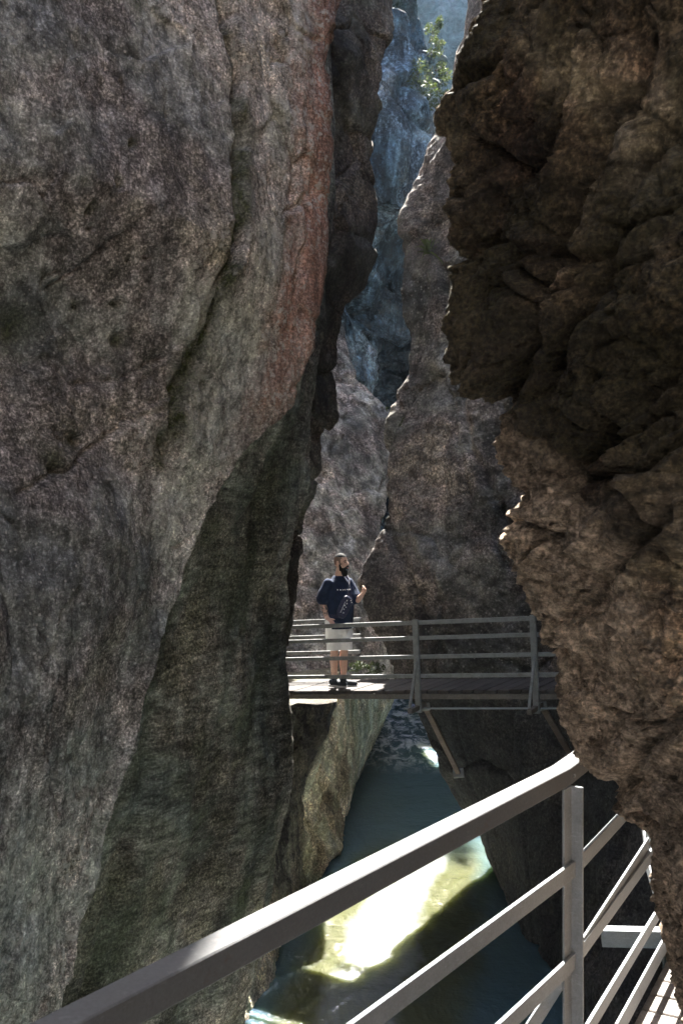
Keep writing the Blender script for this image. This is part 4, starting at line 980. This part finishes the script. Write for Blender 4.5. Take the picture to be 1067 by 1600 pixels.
for (px_, py_, Y_, n_, L_, lab) in ((694, 212, 16.6, 40, 0.35, 'grass tuft at the very top of the pointed brown wall'), (668, 392, 15.55, 44, 0.30, 'dark grass tuft on a mossy ledge of the pointed brown wall'), (625, 665, 15.5, 20, 0.20, 'small grass tuft on the lower crest of the brown wall'),
                                    (598, 648, 23.4, 24, 0.30, 'small grass tuft on the purple-grey rock crest')):
    v, f = blades(P(px_, py_, Y_), n_, L_, prng); o = link('grass_tuft', mesh_py('grass_tuft', v, f), M['leaf']); tag(o, lab, 'grass tuft', 'grass tufts on the rock')
v, f = blades(P(646, 325, 16.35), 26, 0.30, prng)
o = link('grass_tuft', mesh_py('grass_tuft', v, f), M['leaf']); tag(o, 'single grass tuft growing on the narrow rock ridge', 'grass tuft')
for (px_, py_, Y_, lab) in ((560, 1040, 15.0, 'low leafy plant behind the footbridge beside the legs of the person'), (585, 1043, 14.9, 'low leafy plant behind the footbridge, farther from the person')):
    v, f = leaf_cloud(P(px_, py_, Y_), (0.16, 0.12, 0.07), 80, 0.035, prng); v2, f2 = blades(P(px_, py_ + 8, Y_), 14, 0.22, prng)
    root = empty('plant', tuple(P(px_, py_ + 10, Y_))); tag(root, lab, 'plant')
    rel(link('foliage', mesh_py('foliage', v, f), M['darkleaf']), root); rel(link('stem', mesh_py('stem', v2, f2), M['darkleaf']), root)

# ------------------------------------------------------------------ hillside in the gap
def hill():
    t = NT('forest_hillside'); v = t.coord()
    n1 = t.noise(v, 0.25, 8, 0.7); n2 = t.noise(v, 1.4, 6, 0.7)
    c = t.ramp(n1, [(0.35, (0.03, 0.052, 0.05)), (0.5, (0.06, 0.10, 0.10)), (0.65, (0.14, 0.17, 0.18))])
    c = t.mix(1.0, c, t.ramp(n2, [(0.3, 0.5), (0.7, 1.6)]), 'MULTIPLY')
    t.put(c, t.b.inputs['Base Color']); t.b.inputs['Roughness'].default_value = 0.9
    t.put(t.bump(n2, 1.0, 0.8), t.b.inputs['Normal'])
    nx, nz = 120, 120
    X, Z = np.meshgrid(np.linspace(-30, 50, nx), np.linspace(-5, 95, nz), indexing='ij')
    Yy = 95 + Z * 0.25
    V = np.stack((X.ravel(), Yy.ravel(), Z.ravel()), 1)
    V[:, 1] += 5 * fbm(V, 0.06, 5) + 1.6 * ridged(V, 0.4, 4)
    V[:, 2] += 2 * fbm(V, 0.2, 3)
    idx = np.arange(nx * nz).reshape(nx, nz)
    Q = np.stack((idx[:-1, :-1], idx[1:, :-1], idx[1:, 1:], idx[:-1, 1:]), -1).reshape(-1, 4)
    o = link('hillside', mesh_np('hillside', V, Q), t.m); tag(o, 'hazy blue wooded hillside beyond the gorge', 'hillside', kind='structure')
hill()

# ------------------------------------------------------------------ hazy air of the gorge
def haze():
    m = bpy.data.materials.new('haze_air'); m.use_nodes = True; n = m.node_tree.nodes
    n.remove(n['Principled BSDF']); pv = n.new('ShaderNodeVolumePrincipled')
    pv.inputs['Color'].default_value = (0.62, 0.80, 1.0, 1); pv.inputs['Density'].default_value = HAZE; pv.inputs['Anisotropy'].default_value = 0.3
    m.node_tree.links.new(pv.outputs[0], n['Material Output'].inputs['Volume'])
    x0, x1, y0, y1, z0, z1 = -60, 80, -20, 170, -7, 110
    V = [(x0, y0, z0), (x1, y0, z0), (x1, y1, z0), (x0, y1, z0), (x0, y0, z1), (x1, y0, z1), (x1, y1, z1), (x0, y1, z1)]
    me = mesh_py('haze', V, [(0, 3, 2, 1), (4, 5, 6, 7), (0, 1, 5, 4), (1, 2, 6, 5), (2, 3, 7, 6), (3, 0, 4, 7)])
    o = link('haze', me, m); tag(o, 'thin blue haze filling the gorge', 'haze', kind='stuff')
HAZE = 0.0002
haze()
